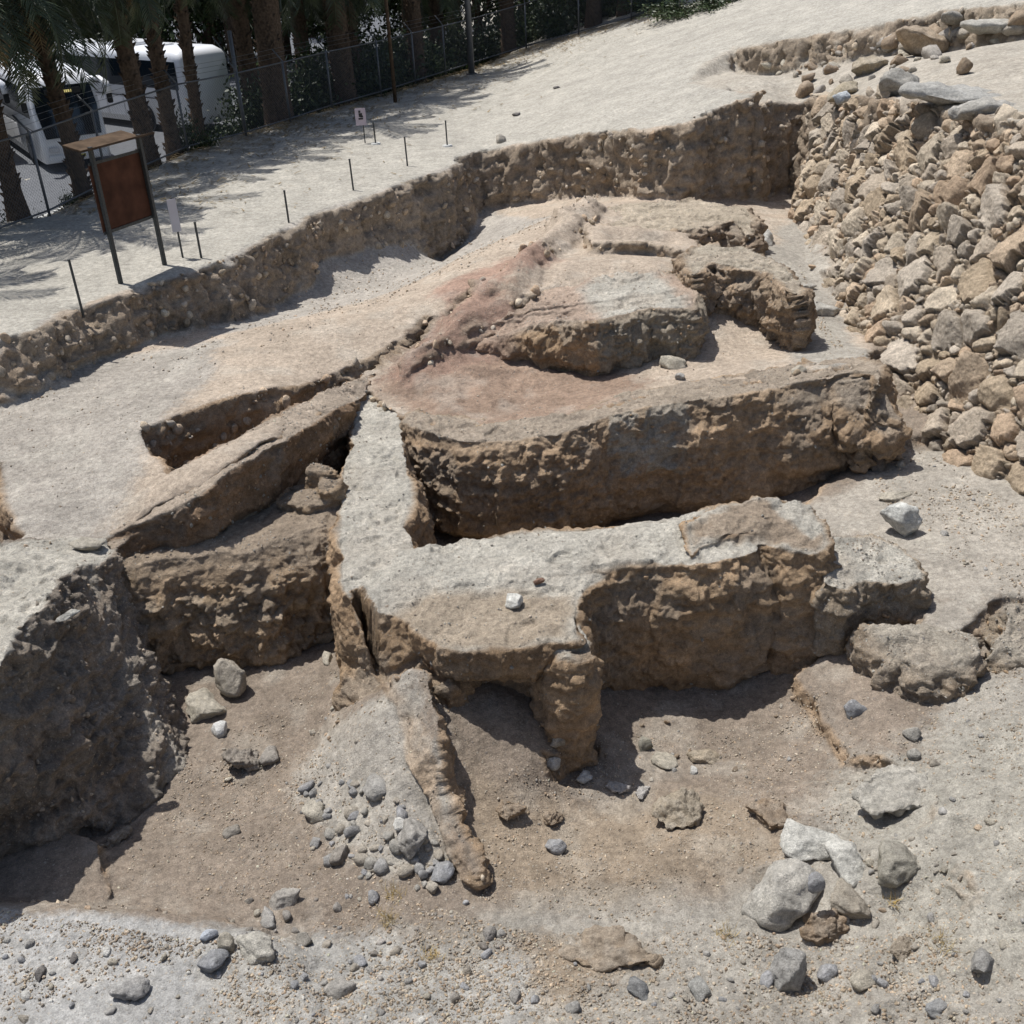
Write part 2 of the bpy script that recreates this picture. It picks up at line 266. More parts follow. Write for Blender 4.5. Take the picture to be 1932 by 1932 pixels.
def height(X, Y):
    X = np.asarray(X, float).ravel(); Y = np.asarray(Y, float).ravel()
    x1, y1 = WQ(X, Y, .16, 1.6, 3); x2, y2 = WQ(X, Y, .35, 1.3, 9); x3, y3 = WQ(X, Y, .10, 2.5, 21)
    h = base_f(X, Y)+.05*fbm(np.stack([X, Y, X*0], 1), .9, 5, 31)
    fgm = sst(-Y, -9.5, -7.5); rg_ = sst(X, .8, 2.6)
    h = h+fgm*(.035+.075*rg_)*ridged(np.stack([X, Y, X*0], 1), 1.7, 4, 36)
    RZ = sst(sdf(REDZ, X, Y), -.2, .5)
    def put(h, hr, s, wdt): return h+(hr-h)*sst(s, -wdt, 0)
    h = np.maximum(h, put(h, spine_f(X, Y)+.04*fbm(np.stack([X, Y, X*0], 1), 3., 3, 78), sdf(spineP, x1, y1), .10))
    h = h+(np.minimum(h, -3.05)-h)*sst(sdf(hollow, x3, y3), -.02, .12)
    h = put(h, lowf(X, Y), sdf(lowblk, x3, y3), .10)
    h = put(h, np.minimum(h+.16, -2.3), sdf(ledgeR, x1, y1), .12)
    h = put(h, Rt_f(X, Y), sdf(Rt_poly, x1, y1), .25)
    h = put(h, base_f(X, Y)*0-2.48+.05*fbm(np.stack([X, Y, X*0], 1), 1., 3, 77), sdf(fgl, x3, y3), .45)
    hu = U_f(X, Y)+RZ*.10*ridged(np.stack([X, Y, X*0], 1), 1.9, 4, 39)+.05*fbm(np.stack([X, Y, X*0], 1), .8, 4, 41)
    h = put(h, hu, sdf(U_poly, x3, y3), .12)
    md = sdf(MD, x1, y1); h = h+.12*sst(md, -.06, .06)+(.26+.16*ridged(np.stack([X, Y, X*0], 1), 1.6, 4, 37))*sst(md, 0, .45)*sst(-md, -1.2, -.1); md = sdf(MD2, x1, y1); h = h+.26*sst(md, -.04, .06)*sst(-md, -.9, -.2)
    h = h+(np.minimum(h, -2.05)-h)*sst(sdf(scoop, x3, y3), -.1, .8)
    t = sdf(trench, x3, y3); h = h+(-2.2-h)*sst(sdf(trench, (x3+x1)/2, (y3+y1)/2), -.03, .16)
    t = sdf(notch, x3, y3); h = h+(-1.0-h)*sst(t, -.05, .2)
    t = sdf(leftpit, x1, y1); h = h+(-1.6-h)*sst(t, -.05, .15)
    spp = sdf(P_poly, x2, y2)
    h = put(h, H_f(X, Y)-.3*sst(spp, -3.5, -.3)*sst(X, 6.9, 7.8)*sst(Y, 25, 28)+.04*fbm(np.stack([X, Y, X*0], 1), 1., 4, 61), sdf(H_poly, x1, y1), .5)
    sp = spp
    wv = .38+.25*fbm(np.stack([X, Y, X*0], 1), .35, 2, 88)
    h = put(h, np.maximum(zpath(X, Y), h*0-9), sp, np.maximum(wv, .12))
    return h
def lowf(X, Y): return X*0-2.78
# grid of heights in (azimuth, log distance): the mesh has an even size in any picture taken from here
A0, A1, L0, L1, DS = -.80, .80, math.log(3.4), math.log(42), .0027
ga = np.arange(A0, A1, DS); gl = np.arange(L0, L1, DS)
AA, LL = np.meshgrid(ga, gl); RR = np.exp(LL)
HG = np.concatenate([height((RR*np.sin(AA))[i:i+60], (RR*np.cos(AA))[i:i+60]) for i in range(0, len(gl), 60)]).reshape(AA.shape)
def hq(X, Y):
    X = np.atleast_1d(np.asarray(X, float)); Y = np.atleast_1d(np.asarray(Y, float))
    a = (np.arctan2(X, Y)-A0)/DS; l = (np.log(np.maximum(np.hypot(X, Y), .1))-L0)/DS
    a = np.clip(a, 0, len(ga)-1.01); o = l > len(gl)-1.02; l = np.clip(l, 0, len(gl)-1.01); ia = a.astype(int); il = l.astype(int); fa = a-ia; fl = l-il
    v = HG[il, ia]*(1-fa)*(1-fl)+HG[il, ia+1]*fa*(1-fl)+HG[il+1, ia]*(1-fa)*fl+HG[il+1, ia+1]*fa*fl
    return np.where(o, zpath(X, Y), v)
def hit(px, py):
    a = (px-966)/FP; b = (966-py)/FP; d = fw+a*ri+b*up; d = d/np.hypot(d[0], d[1])
    t = np.exp(np.linspace(math.log(3.5), math.log(90), 3000)); Z = HC+d[2]*t; hh = hq(d[0]*t, d[1]*t)
    k = np.argmax(Z < hh); 
    return (d[0]*t[k], d[1]*t[k], float(hh[k]))
def HL(pts): return [hit(*p) for p in pts]
def build_ground():
    nA, nL = len(ga), len(gl); Wt = HG/RR
    V = np.stack([AA, LL, Wt], -1).reshape(-1, 3)
    wb = lambda l: -3.6/math.exp(l)-.04
    idx = np.arange(nA*nL).reshape(nL, nA)
    q = np.stack([idx[:-1, :-1], idx[:-1, 1:], idx[1:, 1:], idx[1:, :-1]], -1).reshape(-1, 4).tolist()
    nb = len(V); BL = np.array([[ga[0], l, wb(l)] for l in gl]); BR = np.array([[ga[-1], l, wb(l)] for l in gl])
    V = np.vstack([V, BL, BR]); Fs = q
    for i in range(nL-1):
        a, b_, c, d = nb+i, nb+i+1, nb+nL+i, nb+nL+i+1
        Fs.append([a, b_, d, c]); Fs.append([int(idx[i, 0]), int(idx[i+1, 0]), b_, a]); Fs.append([int(idx[i+1, -1]), int(idx[i, -1]), c, d])
    Fs.append([nb, nb+nL]+[int(v) for v in idx[0, ::-1]]); Fs.append([nb+nL-1, nb+2*nL-1]+[int(v) for v in idx[-1, ::-1]])
    V, Fq = remesh(V, Fs, .0027)
    bot = V[:, 2] < (-3.6/np.exp(V[:, 1])-.04)+.012
    edge = (V[:, 0] < ga[0]+.008) | (V[:, 0] > ga[-1]-.008) | (V[:, 1] < L0+.008) | (V[:, 1] > L1-.008)
    kill = bot | edge
    keep = ~kill[Fq].any(1); Fq = Fq[keep]; used = np.zeros(len(V), bool); used[Fq.ravel()] = True
    mp = np.cumsum(used)-1; V = V[used]; Fq = mp[Fq]
    r = np.exp(V[:, 1]); V = np.stack([r*np.sin(V[:, 0]), r*np.cos(V[:, 0]), V[:, 2]*r], 1)
    N = normals(V, Fq)
    if N[:, 2].mean() < 0: Fq = Fq[:, ::-1]; N = -N
    V = rough(V, N, Fq, 1.)
    N2 = normals(V, Fq)
    return mk('ground', V, Fq, M_ground, col=gcol(V, N2, N))
def rough(V, N, Fq, k=1., cl=1., kf=1.):
    st = sst(1-np.abs(N[:, 2]), .22, .62)       # 0 on floors, 1 on faces
    P = V
    d1, c1 = cells(P+.08*np.stack([fbm(P, 4, 2, 5), fbm(P, 4, 2, 6), fbm(P, 4, 2, 7)], 1), 5.5, 3)
    lump = (.55-d1)
    big = fbm(P, 1.1, 2, 12); mid = ridged(P, 3.2, 3, 15); fin = fbm(P, 17, 3, 18)
    fy = 1-.7*sst(P[:, 1], 15, 19)
    floor = fy*(.012*fbm(P, 5, 4, 22)+.012*np.maximum(0, fbm(P, 13, 2, 25)))
    d2, c2 = cells(P+.05*np.stack([fbm(P, 9, 2, 65), fbm(P, 9, 2, 66), fbm(P, 9, 2, 67)], 1), 13, 8)
    patchy = sst(fbm(P, 1.3, 3, 33), -.25, .25)
    crumb = (.5-d2)*(.3+.9*patchy)
    near = sst(-P[:, 1], -20, -13)*kf
    floor = floor+near*(.010*(.5-d1)+.014*np.maximum(0, .42-d2)*patchy*2)
    far = 1+1.0*sst(P[:, 1], 15, 18)
    mid = mid*far; lump = lump*(1+.5*(far-1))*(.4+.9*patchy); crumb = crumb*far
    d = st*(.16*big+.085*mid+.10*lump*cl+.055*crumb+.03*fin)+(1-st)*floor
    V = V+N*(d*k)[:, None]
    # tilt: crumbling ledges shift sideways
    return V
zones = []   # (xy polygon, colour, softness)
c_path = np.array([.40, .375, .325]); c_floor = np.array([.245, .20, .158]); c_beige = np.array([.425, .35, .275]); c_red = np.array([.28, .19, .145])
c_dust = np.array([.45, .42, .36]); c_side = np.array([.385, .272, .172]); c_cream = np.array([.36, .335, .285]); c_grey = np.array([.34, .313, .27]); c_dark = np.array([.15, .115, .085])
c_orange = np.array([.29, .232, .172])
def layers(P):
    # soil beds: thin, nearly level bands of slightly different earth
    Q = np.stack([P[:, 0]*.35, P[:, 1]*.35, P[:, 2]*5.5+.5*fbm(P, .8, 3, 61)], 1)
    l = fbm(Q, 1., 3, 62); return (1+.34*l)[:, None]*np.array([1, 1, 1])+np.array([.04, 0, -.04])*fbm(Q, .6, 2, 68)[:, None]
def gcol(V, N, N0):
    X, Y = V[:, 0], V[:, 1]; P = V
    col = np.tile(c_floor, (len(V), 1))
    wob = .38*fbm(P, 1.2, 4, 70)+.16*fbm(P, 7, 3, 75)+.14*fbm(P, 26, 2, 76)
    for poly, c, sf in zones:
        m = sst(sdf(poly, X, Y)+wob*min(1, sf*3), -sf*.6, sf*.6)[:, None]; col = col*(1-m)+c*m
    hu = fbm(P, .7, 4, 90)[:, None]; col = col*(1+.13*hu)
    dust = sst(fbm(P, 2.2, 4, 93), .0, .5)[:, None]*.35; col = col*(1-dust)+(c_dust*.8+col*.25)*dust
    st = sst(1-np.abs(N0[:, 2]), .25, .6)[:, None]*.8
    lay = layers(P); cs = c_side*(1+.25*fbm(P, 1.5, 4, 95)[:, None])*lay; far = sst(Y, 15.5, 17)[:, None]
    cs = cs*(1-far)+np.array([.30, .235, .17])*(1+.3*fbm(P, 1.1, 4, 99)[:, None])*lay*far
    col = col*(1-st)+cs*st
    return np.clip(col, .02, .8)
zones += [(GL([(700, 1932, -2.5), (760, 1740, -2.8), (1000, 1690, -2.8), (1350, 1690, -2.8), (1600, 1500, -2.6), (1590, 1250, -2.5), (1932, 1250, -2), (2500, 1500, -1.5), (2300, 2300, -2.2), (700, 2300, -2.3)]), c_grey, .5),
    (GL([(1560, 1450, -2.5), (1932, 1330, -2), (2500, 1500, -1.5), (2200, 2000, -1.8), (1700, 1800, -2.3), (1640, 1600, -2.5)]), c_cream, .5),
    (fgl, np.array([.39, .38, .36]), .12), (GL([(420, 1760, -2.7), (700, 1750, -2.8), (1000, 1800, -2.7), (900, 2200, -2.4), (400, 2200, -2.4)]), np.array([.38, .365, .335]), .35),
    (GL([(860, 1500, -2.9), (1400, 1500, -2.9), (1500, 1600, -2.7), (1350, 1680, -2.8), (900, 1690, -2.8)]), c_orange, .5),
    (GL([(1000, 1760, -2.7), (1250, 1760, -2.7), (1250, 1870, -2.7), (1050, 1860, -2.7)]), c_orange, .3),
    (GL([(600, 1340, -2.6), (800, 1280, -2.), (860, 1650, -2.7), (700, 1660, -2.8), (560, 1500, -2.8), (560, 1400, -2.8)]), np.array([.36, .33, .285]), .25),
    (GL([(1300, 1200, -2.4), (1560, 1250, -2.4), (1620, 1440, -2.5), (1740, 1450, -2.4), (1780, 1330, -2.3), (1700, 1220, -2.3)]), c_floor*1.1, .3),
    (Rt_poly, np.array([.37, .335, .285]), .3),
    (U_poly, c_beige, .3),
    (GL([(-600, 640, -.9), (0, 700, -.9), (300, 660, -.9), (420, 640, -.9), (420, 700, -.85), (330, 770, -.8), (270, 860, -.7), (150, 960, -.65), (20, 1010, -.6), (-600, 1030, -.6)]), np.array([.37, .335, .29]), .35),
    (GL([(400, 640, -1), (800, 540, -1.2), (900, 480, -1), (1050, 400, -.8), (900, 380, -1.5), (700, 470, -1.5), (400, 560, -1.3)]), np.array([.39, .355, .31]), .25),
    (GL([(700, 720, -1.2), (860, 600, -.9), (1000, 540, -.5), (960, 640, -1.1), (1100, 680, -1.3), (1250, 720, -1.2), (1100, 790, -1.2), (900, 800, -1.25), (720, 745, -1.25)]), np.array([.285, .205, .152]), .4),
    (GL([(720, 700, -1.1), (800, 640, -1), (870, 570, -.8), (930, 540, -.6), (960, 590, -.8), (990, 650, -1.1), (860, 700, -1.2), (760, 730, -1.25)]), c_red*1.0, .35),
    (GL([(820, 560, -.7), (860, 530, -.6), (1000, 480, -.45), (1060, 500, -.45), (960, 560, -.55), (880, 590, -.7)]), c_red*1.3, .3),
    (GL([(960, 620, -.8), (1120, 600, -1), (1120, 650, -1.2), (960, 660, -1.1)]), c_red, .2),
    (GL([(1400, 560, -1.3), (1480, 420, -1.), (1530, 380, -1), (1600, 640, -1.3), (1700, 900, -1.9), (1500, 700, -1.1)]), c_grey, .3),
    (trench, np.array([.16, .12, .09]), .1), (leftpit, c_dark, .1),  # trench: mostly its shade, put into the earth colour as a dark tone
    (H_poly, np.array([.40, .36, .30]), .3), (P_poly, c_path, .15)]
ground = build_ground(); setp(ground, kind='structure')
# the flat land past the dig: one coarse sheet that runs on to the horizon
def far_sheet():
    a = np.linspace(-1.75, 1.75, 260); r = np.concatenate([np.exp(np.linspace(math.log(2.2), math.log(3.5), 8)), np.exp(np.linspace(math.log(3.6), math.log(80), 230)), np.exp(np.linspace(math.log(84), math.log(900), 24))])
    Ag, Rg = np.meshgrid(a, r); X = Rg*np.sin(Ag); Y = Rg*np.cos(Ag)
    Z = zpath(X.ravel(), Y.ravel()).reshape(X.shape)
    ins = (np.abs(Ag) < .79) & (Rg < 41.5)
    near = 0
    Zn = height(X, Y).reshape(X.shape)
    Z = np.where((np.abs(Ag) >= .74) & (Rg < 60), Zn-.02, Z)-.004
    Z = np.where(Rg < 3.6, Zn-.004, Z)
    # inside the modelled area the sheet stays well below the detailed ground
    ins2 = (np.abs(Ag) < .755) & (Rg < 38) & (Rg > 3.7)
    Z = np.where(ins2, -4.5, Z)
    V = np.stack([X, Y, Z], -1).reshape(-1, 3); n = len(a); idx = np.arange(len(V)).reshape(len(r), n)
    Fq = np.stack([idx[:-1, :-1], idx[1:, :-1], idx[1:, 1:], idx[:-1, 1:]], -1).reshape(-1, 4)[:, ::-1]
    col = gcol(V, np.tile([0, 0, 1.], (len(V), 1)), np.tile([0, 0, 1.], (len(V), 1)))
    return mk('far_ground', V, Fq, M_ground, col=col)
setp(far_sheet(), kind='structure')
# ------------------------------------------------------------------ earth walls, each one solid of its own
def resamp(loop, step):
    out = []; n = len(loop)
    for i in range(n):
        a = np.array(loop[i]); b = np.array(loop[(i+1) % n]); k = max(1, int(np.linalg.norm((b-a)[:2])/step))
        for j in range(k): out.append(a+(b-a)*j/k)
    return np.array(out)
def prism(tops, zb, grow=0., slope=None, bots=None, undercut=0., uh=.35, sh=.14):
    """closed solid: an outline of points on its top face, walls down to zb; undercut pulls the lower part in"""
    T = resamp(tops, .25); n = len(T)
    cw = sum(T[i, 0]*T[(i+1) % n, 1]-T[(i+1) % n, 0]*T[i, 1] for i in range(n)) < 0
    e = np.roll(T, -1, 0)-np.roll(T, 1, 0); nrm = np.stack([e[:, 1], -e[:, 0]], 1)/np.maximum(np.linalg.norm(e[:, :2], axis=1, keepdims=True), 1e-9)
    if cw: nrm = -nrm
    V = []; lv = [0, .04, .1, .18, .3, .5, .7, .82, .92, 1.]
    zbv = np.array([zb(p[0], p[1]) if callable(zb) else zb for p in T])
    for t in lv:
        z = T[:, 2]*(1-t)+zbv*t
        off = sh*(1-max(0, 1-t/.38)**2)+grow*t+(-undercut*sst(t, 1-uh, 1.) if t < 2 else 0)+.03*math.sin(t*pi)
        V.append(np.column_stack([T[:, 0]+nrm[:, 0]*off, T[:, 1]+nrm[:, 1]*off, z]))
    m = len(lv); V = np.vstack(V); Fs = []
    for l in range(m-1):
        for i in range(n):
            j = (i+1) % n; Fs.append([l*n+i, l*n+j, (l+1)*n+j, (l+1)*n+i])
    from mathutils.geometry import tessellate_polygon
    tri = tessellate_polygon([[Vector((p[0], p[1], 0)) for p in T]])
    for t in tri: Fs.append(list(t)); Fs.append([t[2]+(m-1)*n, t[1]+(m-1)*n, t[0]+(m-1)*n])
    return V, Fs
def loft(top, bot):
    T = np.array(top); B = np.array(bot); n = len(T); V = []; lv = [0, .2, .4, .6, .8, 1]
    for t in lv: V.append(T*(1-t)+B*t)
    V = np.vstack(V); Fs = []; m = len(lv)
    for l in range(m-1):
        for i in range(n):
            j = (i+1) % n; Fs.append([l*n+i, l*n+j, (l+1)*n+j, (l+1)*n+i])
    from mathutils.geometry import tessellate_polygon
    for t in tessellate_polygon([[Vector((p[0], p[1], 0)) for p in T]]): Fs.append(list(t)); 
    for t in tessellate_polygon([[Vector((p[0], p[1], 0)) for p in B]]): Fs.append([x+(m-1)*n for x in t[::-1]])
    return V, Fs
def blob(c, r, sq=1.):
    bm = bmesh.new(); bmesh.ops.create_icosphere(bm, subdivisions=3, radius=1)
    V = np.array([v.co[:] for v in bm.verts]); Fs = [[v.index for v in f.verts] for f in bm.faces]; bm.free()
    return V*np.array(r)+np.array(c), Fs
def solid(name, parts, mat, label, cat, vox=.021, sm=2, k=1., top=c_dust, side=c_side, cl=1., tint=None, topnoise=.35, group=None, pre=None, rt=1.):
    """voxel-merge the closed pieces, soften the edges, then roughen the faces; one mesh"""
    v0, f0 = [], []
    acc = None
    meshes = [remesh(V, Fs, vox) for V, Fs in parts]
    if len(meshes) > 1:
        off = 0
        for V, Fq in meshes: v0.append(V); f0 += (Fq+off).tolist(); off += len(V)
        V, Fq = remesh2(np.vstack(v0), f0, vox)
    else: V, Fq = meshes[0]
    V = smoothv(V, Fq, sm)
    if pre: V = pre(V)
    N = normals(V, Fq)
    if (N[:, 2]*(V[:, 2]-V[:, 2].mean())).sum() < 0: Fq = Fq[:, ::-1]; N = -N
    dq, _ = cells(V+.05*np.stack([fbm(V, 6, 2, 5), fbm(V, 6, 2, 6), fbm(V, 6, 2, 7)], 1), 6.5, 21)
    pt = sst(fbm(V, 1.8, 3, 57), -.2, .3); tp_ = sst(N[:, 2], .5, .85)
    V = rough(V, N, Fq, k, cl, 1.7)
    V[:, 2] += tp_*rt*(.055*fbm(V, 1.6, 3, 51)+.05*(.5-dq)*pt+.022*ridged(V, 7, 3, 53)-.05*sst(fbm(V, 3.3, 3, 58), .15, .4))
    V[:, 0] += .07*fbm(V, 2.6, 4, 54); V[:, 1] += .07*fbm(V, 2.6, 4, 55)
    N2 = normals(V, Fq)
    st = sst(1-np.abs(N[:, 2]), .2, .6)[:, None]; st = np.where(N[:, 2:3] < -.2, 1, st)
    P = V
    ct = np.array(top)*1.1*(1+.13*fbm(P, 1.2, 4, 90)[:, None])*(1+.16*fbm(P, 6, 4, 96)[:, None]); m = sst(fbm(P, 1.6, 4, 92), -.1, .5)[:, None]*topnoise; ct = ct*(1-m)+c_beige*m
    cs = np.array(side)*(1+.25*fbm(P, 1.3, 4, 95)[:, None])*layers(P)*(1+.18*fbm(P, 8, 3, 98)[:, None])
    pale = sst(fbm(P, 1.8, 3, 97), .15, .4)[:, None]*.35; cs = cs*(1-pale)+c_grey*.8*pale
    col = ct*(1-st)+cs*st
    if tint: col = tint(V, col, st)
    o = mk(name, V, Fq, mat, col=np.clip(col, .02, .85)); setp(o, label, cat, group)
    return o
def remesh2(V, Fq, vox): return remesh(V, Fq, vox)
Z = lambda pts, z: GL([(x, y, z) for x, y in pts])
# -- spur wall, cross wall and buttress: one T-shaped wall
t1 = GL([(683, 752, -1.36), (700, 742, -1.36), (748, 746, -1.36), (758, 775, -1.36), (757, 818, -1.38), (768, 886, -1.38), (774, 950, -1.38), (763, 990, -1.38), (776, 1020, -1.38), (784, 1031, -1.38),
    (839, 1026, -1.38), (908, 1013, -1.38), (1010, 1006, -1.36), (1113, 996, -1.32), (1226, 986, -1.25), (1336, 964, -1.15), (1400, 950, -1.08),
    (1440, 1000, -1.1), (1430, 1040, -1.1), (1299, 1063, -1.15), (1226, 1066, -1.22), (1147, 1085, -1.3), (1105, 1105, -1.34), (1082, 1130, -1.36), (1075, 1150, -1.36),
    (1040, 1152, -1.38), (942, 1155, -1.4), (870, 1160, -1.42), (835, 1175, -1.45), (790, 1172, -1.45), (745, 1160, -1.42), (700, 1150, -1.4), (655, 1112, -1.38), (645, 1085, -1.38), (646, 920, -1.38), (654, 869, -1.38), (667, 835, -1.38), (664, 804, -1.36), (672, 775, -1.36)])
t2 = GL([(1299, 985, -1.0), (1336, 962, -.98), (1446, 937, -.92), (1482, 934, -.9), (1522, 950, -.95), (1550, 990, -1.0), (1562, 1022, -1.08), (1545, 1045, -1.12), (1500, 1040, -1.12), (1440, 1020, -1.1), (1370, 1015, -1.08), (1320, 1030, -1.08), (1302, 1045, -1.08)])
pil = GL([(1030, 1170, -1.42), (1086, 1168, -1.42), (1104, 1200, -1.46), (1112, 1240, -1.5), (1085, 1252, -1.52), (1052, 1246, -1.5), (1035, 1215, -1.48)])
spine = GL([(745, 1225, -1.6), (800, 1220, -1.55), (818, 1260, -1.75), (820, 1300, -1.95), (790, 1330, -2.05), (750, 1290, -1.9)])
slab = GL([(1088, 1120, -1.35), (1084, 1160, -1.36), (1087, 1205, -1.36), (1044, 1213, -1.38), (942, 1216, -1.4), (870, 1227, -1.42), (835, 1216, -1.45), (785, 1178, -1.45), (780, 1120, -1.4), (900, 1100, -1.38)])
foot = GL([(648, 1200, -1.9), (700, 1185, -1.75), (780, 1200, -1.6), (860, 1235, -1.75), (840, 1285, -1.9), (760, 1310, -2.05), (700, 1300, -2.3), (660, 1280, -2.35)])
def crackT(V):
    # the open crack at the near left corner
    q = GL([(668, 1118, -1.4), (682, 1114, -1.4), (712, 1190, -1.7), (716, 1225, -1.7), (700, 1222, -1.7)])
    d = sdf(q, V[:, 0], V[:, 1]); m = sst(d, -.03, .03)
    V = V.copy(); V[:, 2] -= m*np.clip(V[:, 2]+2.2, 0, 1)
    return V
def tintT(V, col, st):
    X, Y = V[:, 0], V[:, 1]
    m = sst(sdf(GL([(820, 1120, -1.4), (1080, 1130, -1.4), (1080, 1215, -1.4), (860, 1225, -1.4), (700, 1170, -1.4)]), X, Y)+.15*fbm(V, 2, 3, 4), -.15, .15)[:, None]*(1-st)
    col = col*(1-m)+np.array([.40, .33, .25])*m
    m = sst(sdf(t2, X, Y)+.1*fbm(V, 3, 3, 8), -.05, .1)[:, None]*.75
    m2 = sst(sdf(GL([(1440, 935, -.95), (1490, 930, -.95), (1560, 1000, -1), (1530, 1010, -1), (1470, 975, -1)]), X, Y), -.03, .05)[:, None]
    b = np.array([.30, .22, .15]); col = col*(1-m*(1-m2))+b*m*(1-m2)
    m = sst(V[:, 2]*-1, 1.44, 1.52)[:, None]*(1-st); col = col*(1-m)+np.array([.31, .235, .165])*m
    return col
wallA = solid('mudbrick_wall', [prism(t1, -3.15, .02, undercut=.10), prism(t2, -3.1, .03, undercut=.05), prism(slab, -1.98, -.1, undercut=.12, sh=.05), prism(pil, -3.15, .04, sh=.05), prism(foot, -3.2, .08)], M_mud,
    'thick pale-topped mudbrick wall with a cross arm and a buttress in the middle of the dig', 'mudbrick wall', sm=4, k=.85, tint=tintT, pre=crackT, topnoise=.2)
# -- the long wall behind it
t = GL([(765, 792, -1.27), (800, 812, -1.27), (870, 832, -1.27), (960, 832, -1.25), (1050, 818, -1.2), (1110, 798, -1.15), (1150, 778, -1.1), (1250, 758, -1.05), (1350, 748, -.95), (1440, 735, -.88), (1540, 716, -.8), (1612, 699, -.73), (1650, 702, -.73), (1662, 722, -.75), (1640, 735, -.9),
    (1655, 690, -.8), (1600, 672, -.85), (1500, 690, -.9), (1350, 715, -1.03), (1200, 738, -1.13), (1080, 780, -1.22), (950, 798, -1.3), (780, 778, -1.3)])
def tintB(V, col, st):
    X, Z_ = V[:, 0], V[:, 2]
    x0 = G(1155, 800, -1.2)[0]; x1 = G(1310, 800, -1.2)[0]
    m = sst(X+.22*fbm(V, 2.6, 4, 3), x0-.03, x0+.03)*sst(-X+.25*fbm(V, 2.6, 4, 4), -x1-.04, -x1+.04)*sst(Z_+.25*fbm(V, 2.6, 4, 5), -2.1, -2.06)*(1-.8*sst(fbm(V, 5, 3, 19), .12, .25))*st[:, 0]
    return col*(1-m[:, None])+np.array([.40, .355, .29])*m[:, None]
def bulge(V):
    # overhang at the right end, scalloped base
    x1 = G(1440, 900, -2)[0]; m = sst(V[:, 0], x1, x1+.6)*sst(-V[:, 2], .9, 1.2)*sst(V[:, 2], -2.25, -2.0); V = V.copy(); V[:, 1] -= m*.08; return V
wallB = solid('mudbrick_wall', [prism(t[:14]+t[15:], -3.15, .06, undercut=.34, uh=.3, sh=.22), prism(GL([(1560, 720, -.85), (1640, 712, -.8), (1672, 740, -1.0), (1690, 790, -1.3), (1665, 800, -1.4), (1600, 760, -1.1)]), -1.95, -.05, undercut=.15)], M_mud,
    'long mudbrick wall with a smooth plaster patch on its shaded face, behind the cross wall', 'mudbrick wall', k=1.0, tint=tintB, pre=bulge, top=np.array([.33, .275, .215]), side=np.array([.36, .26, .17]))
# -- lower tier in the left chamber
t = GL([(212, 1075, -1.55), (260, 1066, -1.54), (330, 1052, -1.54), (400, 1046, -1.54), (480, 1040, -1.54), (560, 1010, -1.5), (620, 990, -1.48), (675, 985, -1.48), (675, 900, -1.5), (560, 915, -1.5), (400, 980, -1.52), (230, 1040, -1.54)])
solid('mudbrick_wall', [prism(t, -3.2, .38, undercut=.35, uh=.14, sh=.2), (blob(G(598, 905, -1.25), (.26, .2, .24))), blob(G(585, 950, -1.45), (.42, .25, .16)), blob(G(618, 925, -1.3), (.2, .2, .16))], M_mud,
    'rough brown lower mudbrick tier left of the pale spur wall, lit on its pitted face', 'mudbrick wall', k=1.15, cl=1.2, top=np.array([.30, .24, .18]), side=np.array([.38, .28, .185]), topnoise=0)
# -- the long diagonal wall above it
t = GL([(200, 1050, -1.4), (240, 1022, -1.33), (300, 990, -1.15), (345, 962, -.97), (380, 936, -.82), (440, 884, -.65), (510, 846, -.66), (580, 804, -.76), (650, 762, -1.0), (684, 750, -1.25),
    (697, 708, -1.2), (620, 732, -.95), (560, 764, -.77), (450, 822, -.66), (378, 860, -.76), (322, 893, -.86), (240, 950, -1.13), (190, 990, -1.28), (165, 1030, -1.38)])
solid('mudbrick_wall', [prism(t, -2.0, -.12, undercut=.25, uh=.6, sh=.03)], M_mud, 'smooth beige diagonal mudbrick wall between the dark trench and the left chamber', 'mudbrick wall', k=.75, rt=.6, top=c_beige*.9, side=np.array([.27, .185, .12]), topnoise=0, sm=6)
# -- grey mound at the left
tp = GL([(206, 1042, -1.25), (190, 1062, -1.1), (143, 1066, -.95), (109, 1092, -.78), (82, 1125, -.68), (40, 1187, -.66), (0, 1258, -.7), (-150, 1420, -.8), (-500, 1420, -.8), (-500, 1040, -.7), (0, 1028, -1.0), (133, 1014, -1.15), (198, 1016, -1.25)])
bt = GL([(300, 1250, -3.1), (352, 1372, -3.1), (362, 1440, -3.1), (310, 1500, -3.1), (270, 1540, -3.1), (190, 1600, -3.1), (60, 1640, -3.1), (-150, 1720, -3.1), (-600, 1720, -3.1), (-600, 1300, -3.1), (0, 1250, -3.1), (140, 1210, -3.1), (250, 1200, -3.1)])
def inb(V):
    t = sst(-V[:, 2], .5, 3.1); return V
solid('earth_mound', [loft(tp, bt)], M_gravel, 'tall grey gravelly earth mound in shade at the left edge', 'earth mound', k=1.25, top=c_dust*1.02, side=np.array([.27, .225, .18]), topnoise=.05, cl=1.0)
